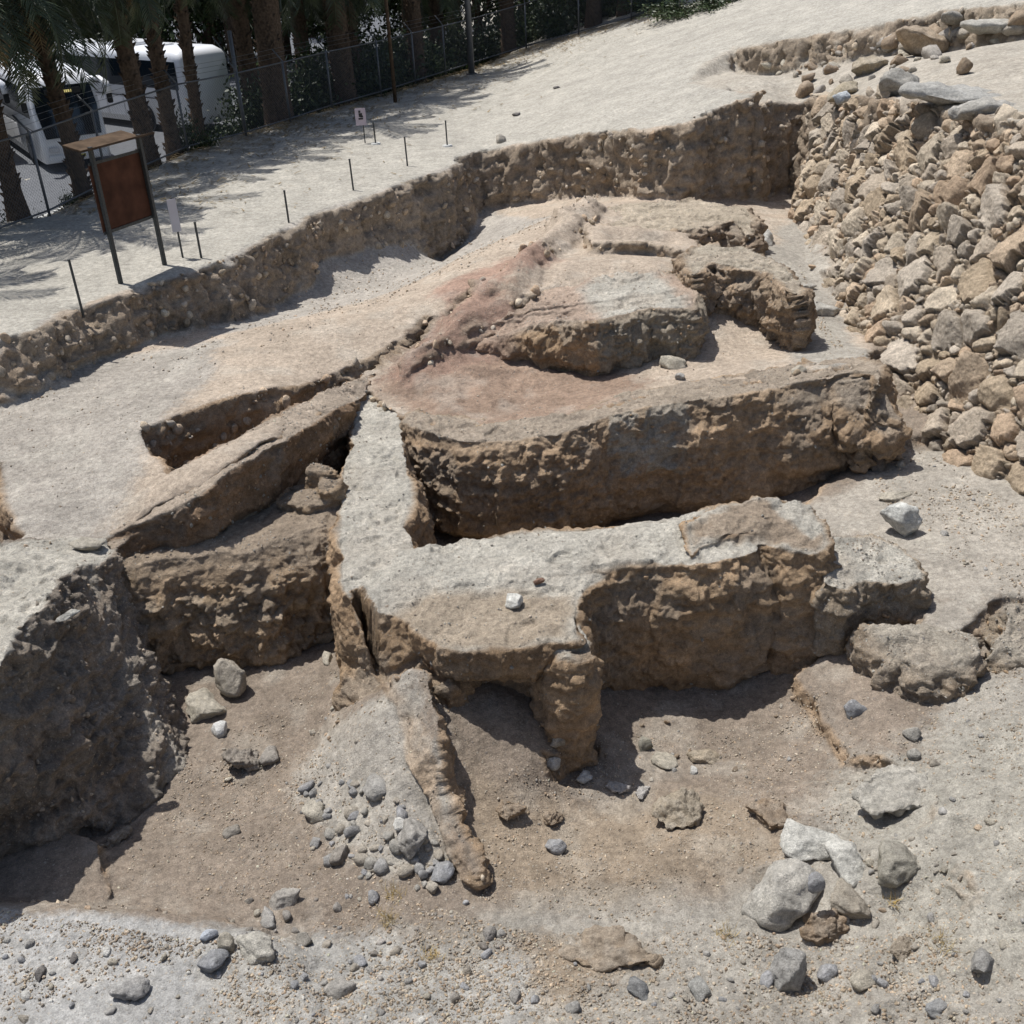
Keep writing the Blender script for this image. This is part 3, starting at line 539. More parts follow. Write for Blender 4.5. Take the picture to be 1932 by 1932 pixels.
# -- blocks on the terrace
t = GL([(905, 640, -.95), (958, 625, -.75), (1000, 612, -.62), (1050, 604, -.48), (1120, 602, -.36), (1226, 578, -.3), (1303, 580, -.3), (1306, 552, -.32), (1270, 520, -.38), (1220, 502, -.4), (1120, 505, -.44), (1040, 545, -.5), (960, 590, -.62), (905, 620, -.85)])
def tintC(V, col, st):
    x0 = G(1122, 640, -.9)[0]; m = sst(V[:, 0]+.06*fbm(V, 5, 2, 4), x0-.03, x0+.03)*st[:, 0]; m = m[:, None]
    red = (sst(-V[:, 0]+.3*fbm(V, 1.5, 3, 6), -.6, .3)*(1-m[:, 0]))[:, None]*.7
    col = col*(1-m)+np.array([.33, .28, .215])*m
    col = col*(1-red)+c_red*1.1*red
    wt = sst(sdf(GL([(1130, 500, -.4), (1230, 505, -.38), (1310, 560, -.3), (1303, 585, -.3), (1130, 606, -.34), (1090, 550, -.4)]), V[:, 0], V[:, 1])+.2*fbm(V, 2, 3, 5), -.1, .25)[:, None]*(1-st)
    return col*(1-(1-wt)*(1-st)*.85)+np.array([.42, .31, .235])*(1-wt)*(1-st)*.85
solid('mudbrick_block', [prism(t, -1.5, -.05, undercut=.1)], M_mud, 'pale-topped mudbrick block with a smooth upright face on the red terrace', 'mudbrick block', k=.7, tint=tintC)
t = GL([(1312, 518, -.12), (1334, 494, -.1), (1410, 508, -.1), (1453, 514, -.12), (1497, 546, -.15), (1500, 560, -.2), (1512, 535, -.2), (1470, 498, -.12), (1400, 464, -.1), (1330, 462, -.15), (1296, 482, -.2)])
solid('mudbrick_block', [prism(t, -1.5, -.02, undercut=.3, uh=.45)], M_gravel, 'dark-faced undercut mudbrick block beside the rubble slope', 'mudbrick block', k=.85, top=np.array([.38, .33, .26]), side=np.array([.36, .265, .18]))
t = GL([(1150, 432, -.4), (1190, 442, -.38), (1250, 436, -.36), (1310, 430, -.34), (1385, 412, -.3), (1408, 440, -.36), (1420, 440, -.4), (1405, 390, -.3), (1300, 376, -.3), (1180, 384, -.32), (1125, 400, -.38)])
solid('mudbrick_block', [prism(t, -1.4, 0, undercut=.1)], M_gravel, 'low pale mudbrick block farthest back, under the deep pit bank', 'mudbrick block', vox=.035, k=1.0, top=np.array([.40, .34, .26]), side=np.array([.35, .265, .19]))
t = GL([(1112, 488, -.42), (1200, 482, -.42), (1290, 498, -.45), (1330, 520, -.5), (1312, 560, -.6), (1290, 530, -.5), (1230, 498, -.45), (1150, 497, -.45)])
# -- stumps at the right end of the cross wall
t = GL([(1560, 1015, -1.3), (1640, 1012, -1.36), (1705, 1036, -1.44), (1742, 1090, -1.5), (1700, 1100, -1.5), (1632, 1095, -1.48), (1600, 1112, -1.45), (1550, 1100, -1.4)])
solid('mudbrick_block', [prism(t, -2.6, -.04, undercut=.12, sh=.05)], M_gravel, 'squared grey-topped mudbrick stump at the right end of the cross wall', 'mudbrick block', k=.8, side=np.array([.36, .285, .205]))
t = GL([(1640, 1180, -1.85), (1742, 1180, -1.82), (1800, 1180, -1.8), (1838, 1190, -1.82), (1842, 1235, -1.9), (1822, 1255, -1.95), (1740, 1262, -1.95), (1690, 1240, -1.92)])
solid('mudbrick_block', [prism(t, -2.8, -.02, undercut=.22, uh=.5)], M_gravel, 'low stony earth stump with pebbles in it at the right edge of the pit', 'mudbrick block', k=1.1, top=np.array([.37, .33, .27]), side=np.array([.34, .265, .19]))
t = GL([(1895, 1140, -1.65), (1960, 1130, -1.62), (1995, 1190, -1.75), (1930, 1235, -1.95), (1880, 1225, -1.95), (1900, 1185, -1.8)])
solid('mudbrick_block', [prism(t, -2.6, .1)], M_gravel, 'crumbling stony earth lump at the right edge of the photo', 'mudbrick block', k=1.2, top=np.array([.37, .33, .27]), side=np.array([.34, .27, .195]))
# ------------------------------------------------------------------ stones
ICO = {}
def ico(n):
    if n not in ICO:
        bm = bmesh.new(); bmesh.ops.create_icosphere(bm, subdivisions=n, radius=1); bm.verts.ensure_lookup_table()
        ICO[n] = (np.array([v.co[:] for v in bm.verts]), np.array([[v.index for v in f.verts] for f in bm.faces])); bm.free()
    return ICO[n]
def rockV(n, seed, ang=1., dims=(1, .8, .6)):
    V, Fq = ico(n); V = V.copy(); rg = np.random.RandomState(seed)
    for i in range(int(16*ang)):
        d = rg.randn(3); d /= np.linalg.norm(d); h = rg.uniform(.48, .8); s = V@d; m = s > h; V[m] -= np.outer(s[m]-h, d)*.97
    if n >= 2:
        V = V*(1+.10*fbm(V+seed*3.1, 1.3, 2, seed % 50)+(.09*fbm(V+seed*1.7, 3.2, 4, 5) if n > 2 else 0))[:, None]; V = V/np.abs(V).max(0)
    return V*np.array(dims), Fq
def rotm(rg, tilt=pi):
    a, b, c = rg.uniform(-pi, pi), rg.uniform(-tilt, tilt), rg.uniform(-tilt, tilt)
    ca, sa, cb, sb, cc, s_ = cos(a), sin(a), cos(b), sin(b), cos(c), sin(c)
    return np.array([[ca, -sa, 0], [sa, ca, 0], [0, 0, 1]])@np.array([[cb, 0, sb], [0, 1, 0], [-sb, 0, cb]])@np.array([[1, 0, 0], [0, cc, -s_], [0, s_, cc]])
STC = np.array([[.42, .345, .255], [.39, .31, .22], [.41, .32, .23], [.36, .31, .25], [.46, .39, .30], [.38, .285, .20], [.41, .345, .27], [.37, .32, .26]])*1.3
# -- the rubble wall on the right: a leaning face packed with stones of all sizes
def rbl(s, t):
    b = np.array(RB); tt = np.array(RT); n = len(RB)-1; i = np.clip((s*n).astype(int), 0, n-1); f = (s*n-i)[:, None]
    # smooth along the run
    B_ = b[i]*(1-f)+b[i+1]*f; T_ = tt[i]*(1-f)+tt[i+1]*f
    t = t[:, None]; P = B_*(1-t)+T_*t
    return P
def rblN(s, t):
    e = 1e-3; s = np.clip(s, e, 1-e); a = rbl(s+e*4, t)-rbl(s-e*4, t) if False else rbl(np.minimum(s+.04, 1), t)-rbl(np.maximum(s-.04, 0), t); b = rbl(s, t*0+1)-rbl(s, t*0)
    n = np.cross(b, a); n /= np.linalg.norm(n, axis=1, keepdims=True); n[n[:, 0] > 0] *= -1
    return n
def build_rubble():
    rg = np.random.RandomState(11); pts = np.zeros((0, 3)); rs = np.zeros(0); S_ = []; T_ = []
    for rmin, rmax, tries in ((.26, .36, 700), (.18, .26, 3200), (.11, .18, 11000), (.06, .11, 30000), (.035, .06, 50000)):
        s = rg.rand(tries); t = rg.rand(tries)*1.06-.03; p = rbl(s, t); r = rg.uniform(rmin, rmax, tries); nf = sst(-p[:, 1], -22, -13)
        okp = rg.rand(tries) < np.where(r > .26, .14+.5*nf, np.where(r > .18, .2+.6*np.maximum(nf, sst(t, .35, .9)*.5), 1))
        for k in np.nonzero(okp)[0]:
            if len(rs) and (((pts-p[k])**2).sum(1) < ((rs+r[k])*.9)**2).any(): continue
            pts = np.vstack([pts, p[k]]); rs = np.append(rs, r[k]); S_.append(s[k]); T_.append(t[k])
    S_ = np.array(S_); T_ = np.array(T_); m = len(rs)
    # one displaced sheet of packed stones: every grid point belongs to the stone it is nearest to
    ns, nt_ = 1150, 270; S = np.linspace(0, 1, ns); T = np.linspace(-.06, 1.03, nt_); SS, TT = np.meshgrid(S, T, indexing='ij')
    P0 = rbl(SS.ravel(), TT.ravel()); N0 = rblN(SS.ravel(), TT.ravel())
    Pw = P0+np.stack([fbm(P0, 3.2, 3, 81), fbm(P0, 3.2, 3, 82), fbm(P0, 3.2, 3, 83)], 1)*.13+np.stack([fbm(P0, 11, 2, 84), fbm(P0, 11, 2, 85), fbm(P0, 11, 2, 86)], 1)*.035
    f1 = np.full(len(P0), 9.); f2 = np.full(len(P0), 9.); id1 = np.zeros(len(P0), int)
    asp = rg.uniform(.62, 1.0, m); tha = rg.uniform(-.8, .8, m)+(rg.rand(m) < .3)*1.5
    tl = (rblN(S_, T_)); U_ = np.cross(np.array([0, 0, 1.]), tl); U_ /= np.linalg.norm(U_, axis=1, keepdims=True); W_ = np.cross(tl, U_)
    A1 = U_*np.cos(tha)[:, None]+W_*np.sin(tha)[:, None]; A2 = -U_*np.sin(tha)[:, None]+W_*np.cos(tha)[:, None]
    ys = pts[:, 1]
    for c0_ in range(0, ns, 10):
        sl = slice(c0_*nt_, min(ns, c0_+10)*nt_); Q = Pw[sl]; sel = np.nonzero((ys > Q[:, 1].min()-.75) & (ys < Q[:, 1].max()+.75))[0]
        D = Q[:, None, :]-pts[sel][None]; x = (D*A1[sel]).sum(2); y = (D*A2[sel]).sum(2); z = (D*tl[sel]).sum(2)
        dd = np.sqrt(x*x+(y/asp[sel])**2+z*z)/rs[sel]*np.sqrt(asp[sel]); o = np.argpartition(dd, 1, axis=1)[:, :2]; v = np.take_along_axis(dd, o, 1); w_ = np.argsort(v, 1); o = np.take_along_axis(o, w_, 1); v = np.take_along_axis(v, w_, 1)
        f1[sl] = v[:, 0]; f2[sl] = v[:, 1]; id1[sl] = sel[o[:, 0]]
    e = (f2-f1)*rs[id1]*.5          # about the distance to the joint, in metres
    r = rs[id1]; edge = sst(e/np.minimum(.055, r*.38), .0, 1.); tilt = (rg.randn(m, 3)*.30)[id1]; prot = (rg.uniform(-.3, .45, m)*np.minimum(rs, .25))[id1]
    rel_ = P0-pts[id1]; d = edge**.55*(r.clip(.05, .3)*.30+.02)+edge*(prot*.55+(rel_*tilt).sum(1).clip(-.1, .1))
    # facets: each stone is cut by its own few planes
    for q in range(3):
        g_ = rg.randn(m, 3); g_ /= np.linalg.norm(g_, axis=1, keepdims=True); h_ = rg.uniform(.1, .5, m); x = (rel_*g_[id1]).sum(1)-h_[id1]*r; d = d-edge*np.maximum(0, x)*.55
    d = d+edge*(.030*fbm(P0, 5, 3, 91)+.016*fbm(P0, 15, 3, 92))-.085*(1-edge)*np.minimum(1, r/.12)+.18*fbm(P0, .7, 3, 3)+.012*fbm(P0, 40, 2, 93)
    V = P0+N0*(d-.02-.3*sst(TT.ravel(), .97, 1.03))[:, None]
    cs = STC[rg.randint(len(STC), size=m)]*rg.uniform(.82, 1.12, m)[:, None]; col = cs[id1]*(1+.13*fbm(P0, 7, 3, 94))[:, None]
    ej = (1-sst(edge, .05, .5))[:, None]; col = col*(1-ej)+np.array([.31, .25, .185])*ej
    idx = np.arange(ns*nt_).reshape(ns, nt_); Fq = np.stack([idx[:-1, :-1], idx[:-1, 1:], idx[1:, 1:], idx[1:, :-1]], -1).reshape(-1, 4)
    if normals(V, Fq)[:, 0].mean() > 0: Fq = Fq[:, ::-1]
    tris = [np.vstack([Fq[:, [0, 1, 2]], Fq[:, [0, 2, 3]]])]; Vs = [V]; Cs = [col]; off = len(V)
    # stones that stand proud of the face, and small chips in the joints
    tpl = {n: [rockV(n, 100+i, 1.) for i in range(14)] for n in (1, 2, 3, 4)}
    big = [k for k in range(m) if (rs[k] > .1 and rg.rand() < (.05+.22*(T_[k] > .85))) or (rs[k] <= .1 and rg.rand() < .22)]
    for k in big:
        r = rs[k]; n = 4 if r > .25 else (3 if r > .10 else 2); A, Fr = tpl[n][rg.randint(14)]
        N = tl[k]+(A1[k]*rg.randn()+A2[k]*rg.randn())*.18; N /= np.linalg.norm(N)
        W = (A*np.array([r*1.12, r*asp[k]*1.1/.8, r*.75/.6]))@np.stack([A1[k], A2[k], N])+pts[k]+tl[k]*(.18*fbm(pts[k:k+1], .7, 3, 3)[0]+r*rg.uniform(-.15, .15))
        Vs.append(W); tris.append(Fr+off); off += len(W); Cs.append(cs[k]*(1+.12*fbm(W, 5, 3, 60))[:, None])
    o = mk('rubble_wall', np.vstack(Vs), np.vstack(tris), M_rock, col=np.clip(np.vstack(Cs), .05, .75), smooth=True)
    setp(o, 'tall steep wall of tightly packed tan and grey rubble stones along the right side of the dig', 'rubble wall'); return o
build_rubble()

# -- loose stones: every one a thing of its own
rk = [mk('stone', *rockV(3, 300+i, 1.), M_rock, col=np.ones((len(ico(3)[0]), 3))*.5, link=False) for i in range(1)]
def stone(px, py, wpx, label, col, dims=(1, .75, .6), z=None, rz=None, seed=None, cat='stone', group=None, name='stone', sink=.25, n=3, tilt=.25, ang=1., hgt=None, clod=False):
    """wpx: width in the photograph; the stone rests on what is under that pixel"""
    p = hit(px, py) if z is None else G(px, py, z)
    dist = math.sqrt(p[0]**2+p[1]**2+(HC-p[2])**2); r = wpx/2*dist/FP
    seed = seed if seed is not None else R.randrange(10000)
    if wpx > 60 and n == 3: n = 4
    if clod: n = 5
    V, Fq = rockV(n, seed, max(ang, .6), dims); V = V/np.abs(V[:, 0]).max()*r
    rg = np.random.RandomState(seed+5); rm = rotm(rg, tilt) if rz is None else None
    if rz is not None:
        c, s = cos(rz), sin(rz); b = rg.uniform(-tilt, tilt); rm = np.array([[c, -s, 0], [s, c, 0], [0, 0, 1]])@np.array([[cos(b), 0, sin(b)], [0, 1, 0], [-sin(b), 0, cos(b)]])
    V = V@rm.T; h = -V[:, 2].min()
    P = V+np.array(p)
    if clod: n_ = normals(V, Fq); V = V+n_*((.30*(.5-cells(V/r, 3.1, seed)[0])+.16*fbm(V/r, 2.2, 4, seed)+.12*(.5-cells(V/r, 8, seed+1)[0]))*r*.75)[:, None]
    elif n > 2: n_ = normals(V, Fq); V = V+n_*(.09*r*ridged(V/r, 2.2, 4, seed)+.05*r*fbm(V/r, 6, 3, 4))[:, None]
    cc = np.array(col)*(1+.2*fbm(P, 6, 4, seed % 40)[:, None])*(1+.15*fbm(P, 30, 2, 7)[:, None])
    n_ = normals(V, Fq); du = (np.clip(n_[:, 2]*.5+.15+.5*fbm(P, 9, 3, 66), 0, 1)*.5+.35*sst(-(V[:, 2]+h)/(2*h), -.5, -.15))[:, None].clip(0, .8)*(0 if max(col) > .6 else 1); cc = cc*(1-du)+np.array([.40, .37, .32])*du
    o = mk(name, V, Fq, M_rock, col=np.clip(cc, .03, .8)); o.location = (p[0], p[1], p[2]+h*(1-2*sink))
    setp(o, label, cat, group); return o
wht = (.62, .60, .55); tan = (.43, .38, .31); gry = (.40, .385, .36); blu = (.36, .365, .38); crm = (.50, .45, .36); brn = (.32, .23, .15); org = (.33, .24, .16); drk = (.13, .12, .12)
stone(444, 1300, 62, 'large round tan stone, upright, on the brown floor of the left chamber', tan, (1, .9, 1.25), seed=3, ang=.3, tilt=.1, sink=.12)
stone(384, 1340, 96, 'broad flat cream slab lying beside the large round stone', crm, (1, .8, .35), seed=12, tilt=.2)
stone(416, 1381, 36, 'small bright white stone just below the cream slab', (.68, .67, .64), (1, .8, .7), seed=5)
stone(618, 1248, 38, 'small pale flat stone at the foot of the spur wall', crm, (1, .6, .5), seed=8)
stone(970, 1138, 34, 'white oblong stone lying on top of the buttress', (.66, .64, .58), (.6, 1, .45), z=-1.33, rz=.15, seed=21, tilt=.05)
stone(1015, 1100, 26, 'small reddish brick fragment on top of the wall above the white oblong stone', (.30, .15, .09), (1, .5, .5), z=-1.3, rz=.1, seed=22)
stone(1695, 1003, 66, 'big white boulder with a pointed top, tilted on the earth right of the cross wall', (.66, .65, .6), (.85, .6, .95), seed=33, tilt=.5, sink=.1)
stone(1690, 940, 66, 'long thin flat stone above the big white boulder', crm, (1, .5, .22), seed=34, rz=.1)
stone(1655, 885, 34, 'dark oblong stone against the right end of the long wall', (.16, .13, .11), (.6, .5, 1), seed=35, sink=.1)
stone(1285, 716, 26, 'small grey stone behind the long wall below the smooth-faced block', gry, (1, .8, .7), seed=36)
stone(1270, 690, 60, 'cream slab leaning at the foot of the smooth-faced block', crm, (1, .6, .5), seed=37)
stone(1505, 703, 40, 'pale flat stone in the shadow foot of the undercut block', crm, (1, .6, .4), seed=38)
stone(1440, 455, 60, 'white angular stone behind the undercut block', wht, (1, .7, .5), seed=39)
stone(1550, 590, 90, 'flat white bedded slab between the undercut block and the rubble wall', (.52, .5, .45), (1, .5, .2), seed=40, rz=.3)
stone(1520, 545, 50, 'smaller white bedded slab above the flat one', (.52, .5, .45), (1, .5, .2), seed=41, rz=.4)
stone(1283, 1540, 92, 'rounded orange-brown clod with a flat top in the foreground', (.40, .33, .24), (1, .9, .55), seed=50, ang=.6, sink=.2, clod=True)
stone(1686, 1648, 86, 'rounded grey-green boulder right of the boulder cluster', (.40, .37, .30), (1, .85, .75), seed=51, ang=.7, sink=.2)
stone(1475, 1708, 138, 'largest grey flat-topped boulder, at the left of the boulder cluster', (.55, .52, .46), (1, .85, .8), seed=52, sink=.24, tilt=.15)
stone(1520, 1600, 110, 'cracked white boulder at the top of the boulder cluster', (.62, .60, .54), (1, .8, .5), seed=53, sink=.3)
stone(1600, 1640, 92, 'white slab-like boulder at the right of the boulder cluster', (.61, .59, .53), (1, .9, .6), seed=54, sink=.28)
stone(1600, 1715, 84, 'broken tan boulder at the lower right of the boulder cluster', (.38, .33, .26), (1, .8, .7), seed=55, sink=.2, ang=1.3)
stone(1538, 1676, 34, 'small blue-grey pebble wedged between the boulders', blu, (.8, .8, 1), seed=56, z=-2.18)
stone(1560, 1755, 100, 'brown earth clod underneath the boulder cluster', brn, (1, .6, .5), seed=57, sink=.3, clod=True)
stone(1688, 1510, 150, 'big smooth cream outcrop above the grey-green boulder', (.47, .44, .38), (1, .8, .4), seed=58, sink=.32, ang=.5, clod=True)
stone(1450, 1540, 100, 'crumbly orange earth clod above the boulder cluster', org, (1, .8, .35), seed=59, sink=.3, ang=.4, clod=True)
stone(1150, 1800, 190, 'long crumbly orange-brown earth ridge in the foreground', (.36, .28, .2), (1, .45, .2), seed=60, sink=.3, rz=-.1, ang=.4, clod=True)
stone(960, 1535, 66, 'dark orange-brown clod below the niche', org, (1, .8, .5), seed=61, ang=.6, clod=True)
stone(1043, 1550, 44, 'tan clod to the right of the dark orange-brown clod', brn, (1, .8, .6), seed=62, ang=.6, clod=True)
stone(1047, 1602, 30, 'blue-grey angular stone below the tan clod', blu, (.7, 1, .7), seed=63)
stone(707, 1495, 58, 'largest grey stone at the top of the loose stone heap', gry, (1, .85, .7), seed=64)
stone(596, 1540, 54, 'cream angular stone at the left of the loose stone heap', crm, (1, .7, .6), seed=65)
stone(778, 1590, 70, 'grey angular stone leaning on the end of the low spine', (.36, .34, .31), (1, .8, .8), seed=66)
stone(760, 1560, 36, 'white angular stone above the grey stone by the spine', wht, (1, .8, .8), seed=67)
stone(640, 1620, 46, 'brown-grey stone low in the loose stone heap', (.25, .22, .19), (1, .8, .7), seed=68)
stone(838, 1652, 48, 'rounded blue-grey stone below the end of the spine', (.30, .31, .33), (1, .8, .6), seed=69)
stone(540, 1705, 66, 'pale grey wedge-shaped stone on the lower floor', (.42, .39, .35), (1, .6, .5), seed=70)
stone(507, 1735, 50, 'grey flat stone with a dark gap below it, beside the wedge-shaped stone', gry, (1, .6, .5), seed=71)
stone(485, 1790, 88, 'broad white-cream boulder half buried in the grey gravel', (.56, .53, .46), (1, .7, .5), seed=72, sink=.3)
stone(430, 1788, 30, 'upright cream stone left of the half buried boulder', crm, (.7, .6, 1), seed=73)
stone(405, 1822, 50, 'rounded blue-grey cobble left of the half buried boulder', (.29, .3, .32), (1, .9, .8), seed=74, ang=.4)
stone(395, 1768, 32, 'bluish white stone at the edge of the grey gravel', (.5, .54, .6), (1, .8, .6), seed=75)
stone(575, 1780, 34, 'grey-brown upright cobble right of the half buried boulder', (.27, .25, .22), (.9, .8, 1), seed=76)
stone(140, 1810, 22, 'small dark stone on the grey gravel, the upper of two', drk, (1, .6, .5), seed=77)
stone(76, 1838, 32, 'small dark flat stone on the grey gravel, the lower of two', drk, (1, .5, .4), seed=78)
stone(250, 1875, 66, 'grey and white split stone near the bottom left', (.40, .39, .38), (1, .6, .5), seed=79)
stone(640, 1870, 50, 'grey angular stone at the bottom, left of centre', (.36, .34, .31), (1, .8, .6), seed=80)
stone(925, 1765, 34, 'rounded grey stone below the end of the spine, alone on brown soil', (.29, .27, .25), (1, .8, .7), seed=81)
stone(462, 1445, 84, 'cracked grey earth clod beside the foot of the mound', (.28, .24, .2), (1, .8, .45), seed=82, ang=.6, clod=True)
stone(510, 1435, 50, 'grey lumpy stone beside the cracked clod', (.3, .27, .24), (1, .8, .6), seed=83)
stone(218, 1590, 66, 'long grey clod lying in the edge of the mound shadow', (.30, .26, .21), (1, .45, .4), seed=84, rz=1.0, clod=True)
stone(437, 1572, 40, 'small grey stone alone on the lower brown floor', (.30, .27, .23), (1, .7, .5), seed=85)
stone(128, 1165, 46, 'white flat stone on the shaded flank of the mound', (.58, .56, .5), (1, .5, .3), z=-.85, rz=.5, seed=86)
stone(165, 1032, 60, 'cream slab on the very top of the mound', crm, (1, .6, .3), z=-1.15, rz=.3, seed=87)
stone(1250, 1440, 48, 'pale triangular slab on the floor under the cross wall', crm, (.8, 1, .3), seed=88)
stone(1325, 1432, 78, 'long cream slab on the floor under the cross wall', (.42, .34, .24), (1, .45, .25), seed=89, rz=-.05)
stone(1217, 1413, 28, 'small olive-grey stone left of the triangular slab', (.28, .26, .2), (.8, .8, 1), seed=90)
stone(1308, 1458, 20, 'tiny white stone below the long cream slab', wht, (1, .8, .7), seed=91)
stone(1720, 1391, 30, 'round grey pebble on the right slope, the upper of two', (.38, .36, .32), (1, .9, .8), seed=92, ang=.4)
stone(1725, 1427, 30, 'round grey pebble on the right slope, the lower of two', (.38, .36, .32), (1, .9, .8), seed=93, ang=.4)
stone(1608, 1345, 34, 'dark blue-grey stone on the slope below the cross wall', blu, (.7, 1, .7), seed=94)
stone(1055, 1402, 46, 'tan stone wedged in the hollow beside the pillar', tan, (1, .7, .7), z=-2.6, seed=95)
stone(1040, 1450, 36, 'white lumpy stone at the mouth of the hollow beside the pillar', wht, (1, .8, .8), seed=96)
stone(1105, 1472, 40, 'white crumbling stone in front of the pillar', wht, (1, .6, .5), seed=97)
stone(1165, 1490, 50, 'white salt-crusted clod right of the pillar', (.52, .49, .46), (1, .6, .35), seed=98, clod=True)
stone(1213, 1498, 44, 'white salt-crusted clod farther right of the pillar', (.54, .51, .48), (1, .6, .35), seed=99, clod=True)
stone(1488, 1855, 66, 'grey upright wedge stone below the boulder cluster', (.36, .35, .33), (.8, .8, 1), seed=101)
stone(1560, 1838, 38, 'rounded blue-grey cobble below the boulder cluster', blu, (1, .9, .7), seed=102, ang=.4)
stone(1632, 1852, 44, 'cream cobble below the boulder cluster', crm, (.9, 1, .7), seed=103)
stone(1850, 1823, 46, 'grey oblong stone near the right edge, foreground', (.37, .36, .34), (.9, .7, .7), seed=104)
stone(1770, 1905, 44, 'bluish grey split stone at the bottom right', (.34, .35, .36), (1, .7, .5), seed=105)
stone(1700, 1800, 60, 'brown cracked clod near the right bottom', (.33, .27, .2), (1, .6, .35), seed=106, clod=True)
stone(1205, 1872, 50, 'dark blue-grey angular stone at the bottom centre', (.2, .21, .22), (1, .7, .6), seed=107)
stone(1320, 1872, 40, 'grey round pebble at the bottom, right of the dark angular stone', (.35, .35, .33), (1, .8, .6), seed=108)
stone(1450, 1852, 36, 'blue-grey flat cobble left of the wedge stone', blu, (1, .7, .5), seed=109)
stone(945, 268, 30, 'pale stone alone on the path near the pit rim', (.42, .38, .32), (1, .7, .6), seed=110, n=2)
stone(974, 218, 20, 'small dark stone on the path', drk, (1, .6, .4), seed=111, n=2)
stone(1050, 167, 14, 'smallest dark stone on the path, farthest away', drk, (1, .6, .4), seed=112, n=2)
stone(1820, 140, 28, 'brown wedge-shaped stone standing on the grey ground above the rubble wall', brn, (.8, .6, 1), seed=113, n=2, sink=.1)
stone(1735, 105, 100, 'big overhanging tan slab at the top of the rubble wall', (.42, .32, .22), (1, .55, .42), seed=114, sink=.02, rz=.25)
stone(1795, 190, 170, 'long pale grey bedded slab at the top of the rubble wall', (.46, .45, .42), (1, .6, .16), seed=115, sink=.2, rz=-.2)
stone(1700, 175, 80, 'blocky grey boulder left of the long bedded slab', (.40, .38, .34), (1, .8, .6), seed=116, sink=.2)
stone(1640, 135, 66, 'rounded tan boulder behind the top of the rubble wall', (.42, .35, .25), (1, .8, .6), seed=117)
stone(1590, 185, 70, 'yellowish boulder at the top left of the rubble wall', (.44, .37, .26), (1, .7, .5), seed=118)
stone(1590, 190, 30, 'bluish white stone at the top left of the rubble wall', (.5, .54, .57), (1, .8, .8), seed=119, z=1.75)
stone(1880, 60, 120, 'broken pale slabs below the dark hole at the top right', (.48, .46, .41), (1, .6, .2), seed=120, rz=.2)
stone(1800, 45, 60, 'grey leaning slab at the top right bank', (.36, .34, .3), (1, .6, .4), seed=121)
stone(1850, 215, 130, 'wide grey bedded slab near the right edge above the rubble', (.44, .42, .38), (1, .5, .22), seed=122, rz=.1)
# -- the smaller stones of each patch
def patch(poly, n, rpx, cols, grp, lab, seed, sq=(.5, .8)):
    rg = np.random.RandomState(seed); q = np.array(poly, float); k = 0; tries = 0
    small = []
    while k < n and tries < 5000:
        tries += 1
        x = rg.uniform(q[:, 0].min(), q[:, 0].max()); y = rg.uniform(q[:, 1].min(), q[:, 1].max())
        if sdf(q, np.array([x]), np.array([y]))[0] < 0: continue
        wv = .85*rpx[0]*(rpx[1]/rpx[0])**(rg.rand()**1.8)
        c = np.array(cols[rg.randint(len(cols))])*rg.uniform(.85, 1.15)
        o_ = stone(x, y, wv, lab, c, (1, rg.uniform(.6, .95), rg.uniform(*sq)), seed=int(seed*100+k), n=2, group=grp, tilt=.5, sink=rg.uniform(.2, .42)); k += 1
        if wv < 19: small.append(o_)
    Vs, Fs, Cs, off = [], [], [], 0
    for o in small:
        me = o.data; q_ = len(me.vertices); V = np.empty(q_*3, np.float32); me.vertices.foreach_get('co', V); cc = np.empty(q_*4, np.float32); me.color_attributes['Col'].data.foreach_get('color', cc)
        Fq = np.empty(len(me.loops), np.int32); me.loops.foreach_get('vertex_index', Fq); Vs.append(V.reshape(-1, 3)+np.array(o.location)); Fs.append(Fq.reshape(-1, 3)+off); Cs.append(cc.reshape(-1, 4)[:, :3]); off += q_; bpy.data.objects.remove(o)
    if Vs: setp(mk('pebbles', np.vstack(Vs), np.vstack(Fs), M_rock, col=np.vstack(Cs)), 'the smallest of the '+grp, 'pebbles', None, 'stuff')
mix = [gry, tan, crm, blu, (.36, .33, .3), (.27, .24, .21)]
patch([(570, 1480), (720, 1470), (800, 1560), (860, 1650), (800, 1690), (650, 1650), (580, 1600)], 84, (15, 48), [(.34, .335, .33), (.38, .36, .32), (.42, .37, .3), (.3, .3, .31)], 'loose stones of the heap beside the spine', 'small grey or cream stone in the loose heap left of the low spine', 4)
patch([(420, 1700), (900, 1680), (960, 1790), (900, 1900), (500, 1860), (380, 1790)], 58, (12, 34), mix, 'stones strewn across the lower centre foreground', 'small stone strewn on the pale soil below the heap', 5)
patch([(0, 1760), (380, 1790), (900, 1900), (900, 1932), (0, 1932)], 36, (12, 30), [gry, crm, wht, tan, blu], 'stones on the grey gravel at the bottom left', 'small stone on the grey gravel at the bottom left', 6)
patch([(960, 1800), (1420, 1800), (1932, 1800), (1932, 1932), (900, 1932)], 40, (12, 38), [gry, blu, tan, (.36, .35, .33)], 'stones across the bottom right foreground', 'small grey stone in the bottom right foreground', 7)
patch([(1640, 1420), (1932, 1300), (1932, 1800), (1720, 1800)], 22, (10, 28), [crm, gry, tan], 'stones on the cream slope at the right', 'small stone on the cream slope at the right edge', 8)
patch([(380, 1380), (560, 1360), (640, 1280), (690, 1420), (560, 1480), (420, 1500)], 18, (8, 20), [crm, tan, gry], 'stones on the left chamber floor', 'pebble on the brown floor of the left chamber', 9)
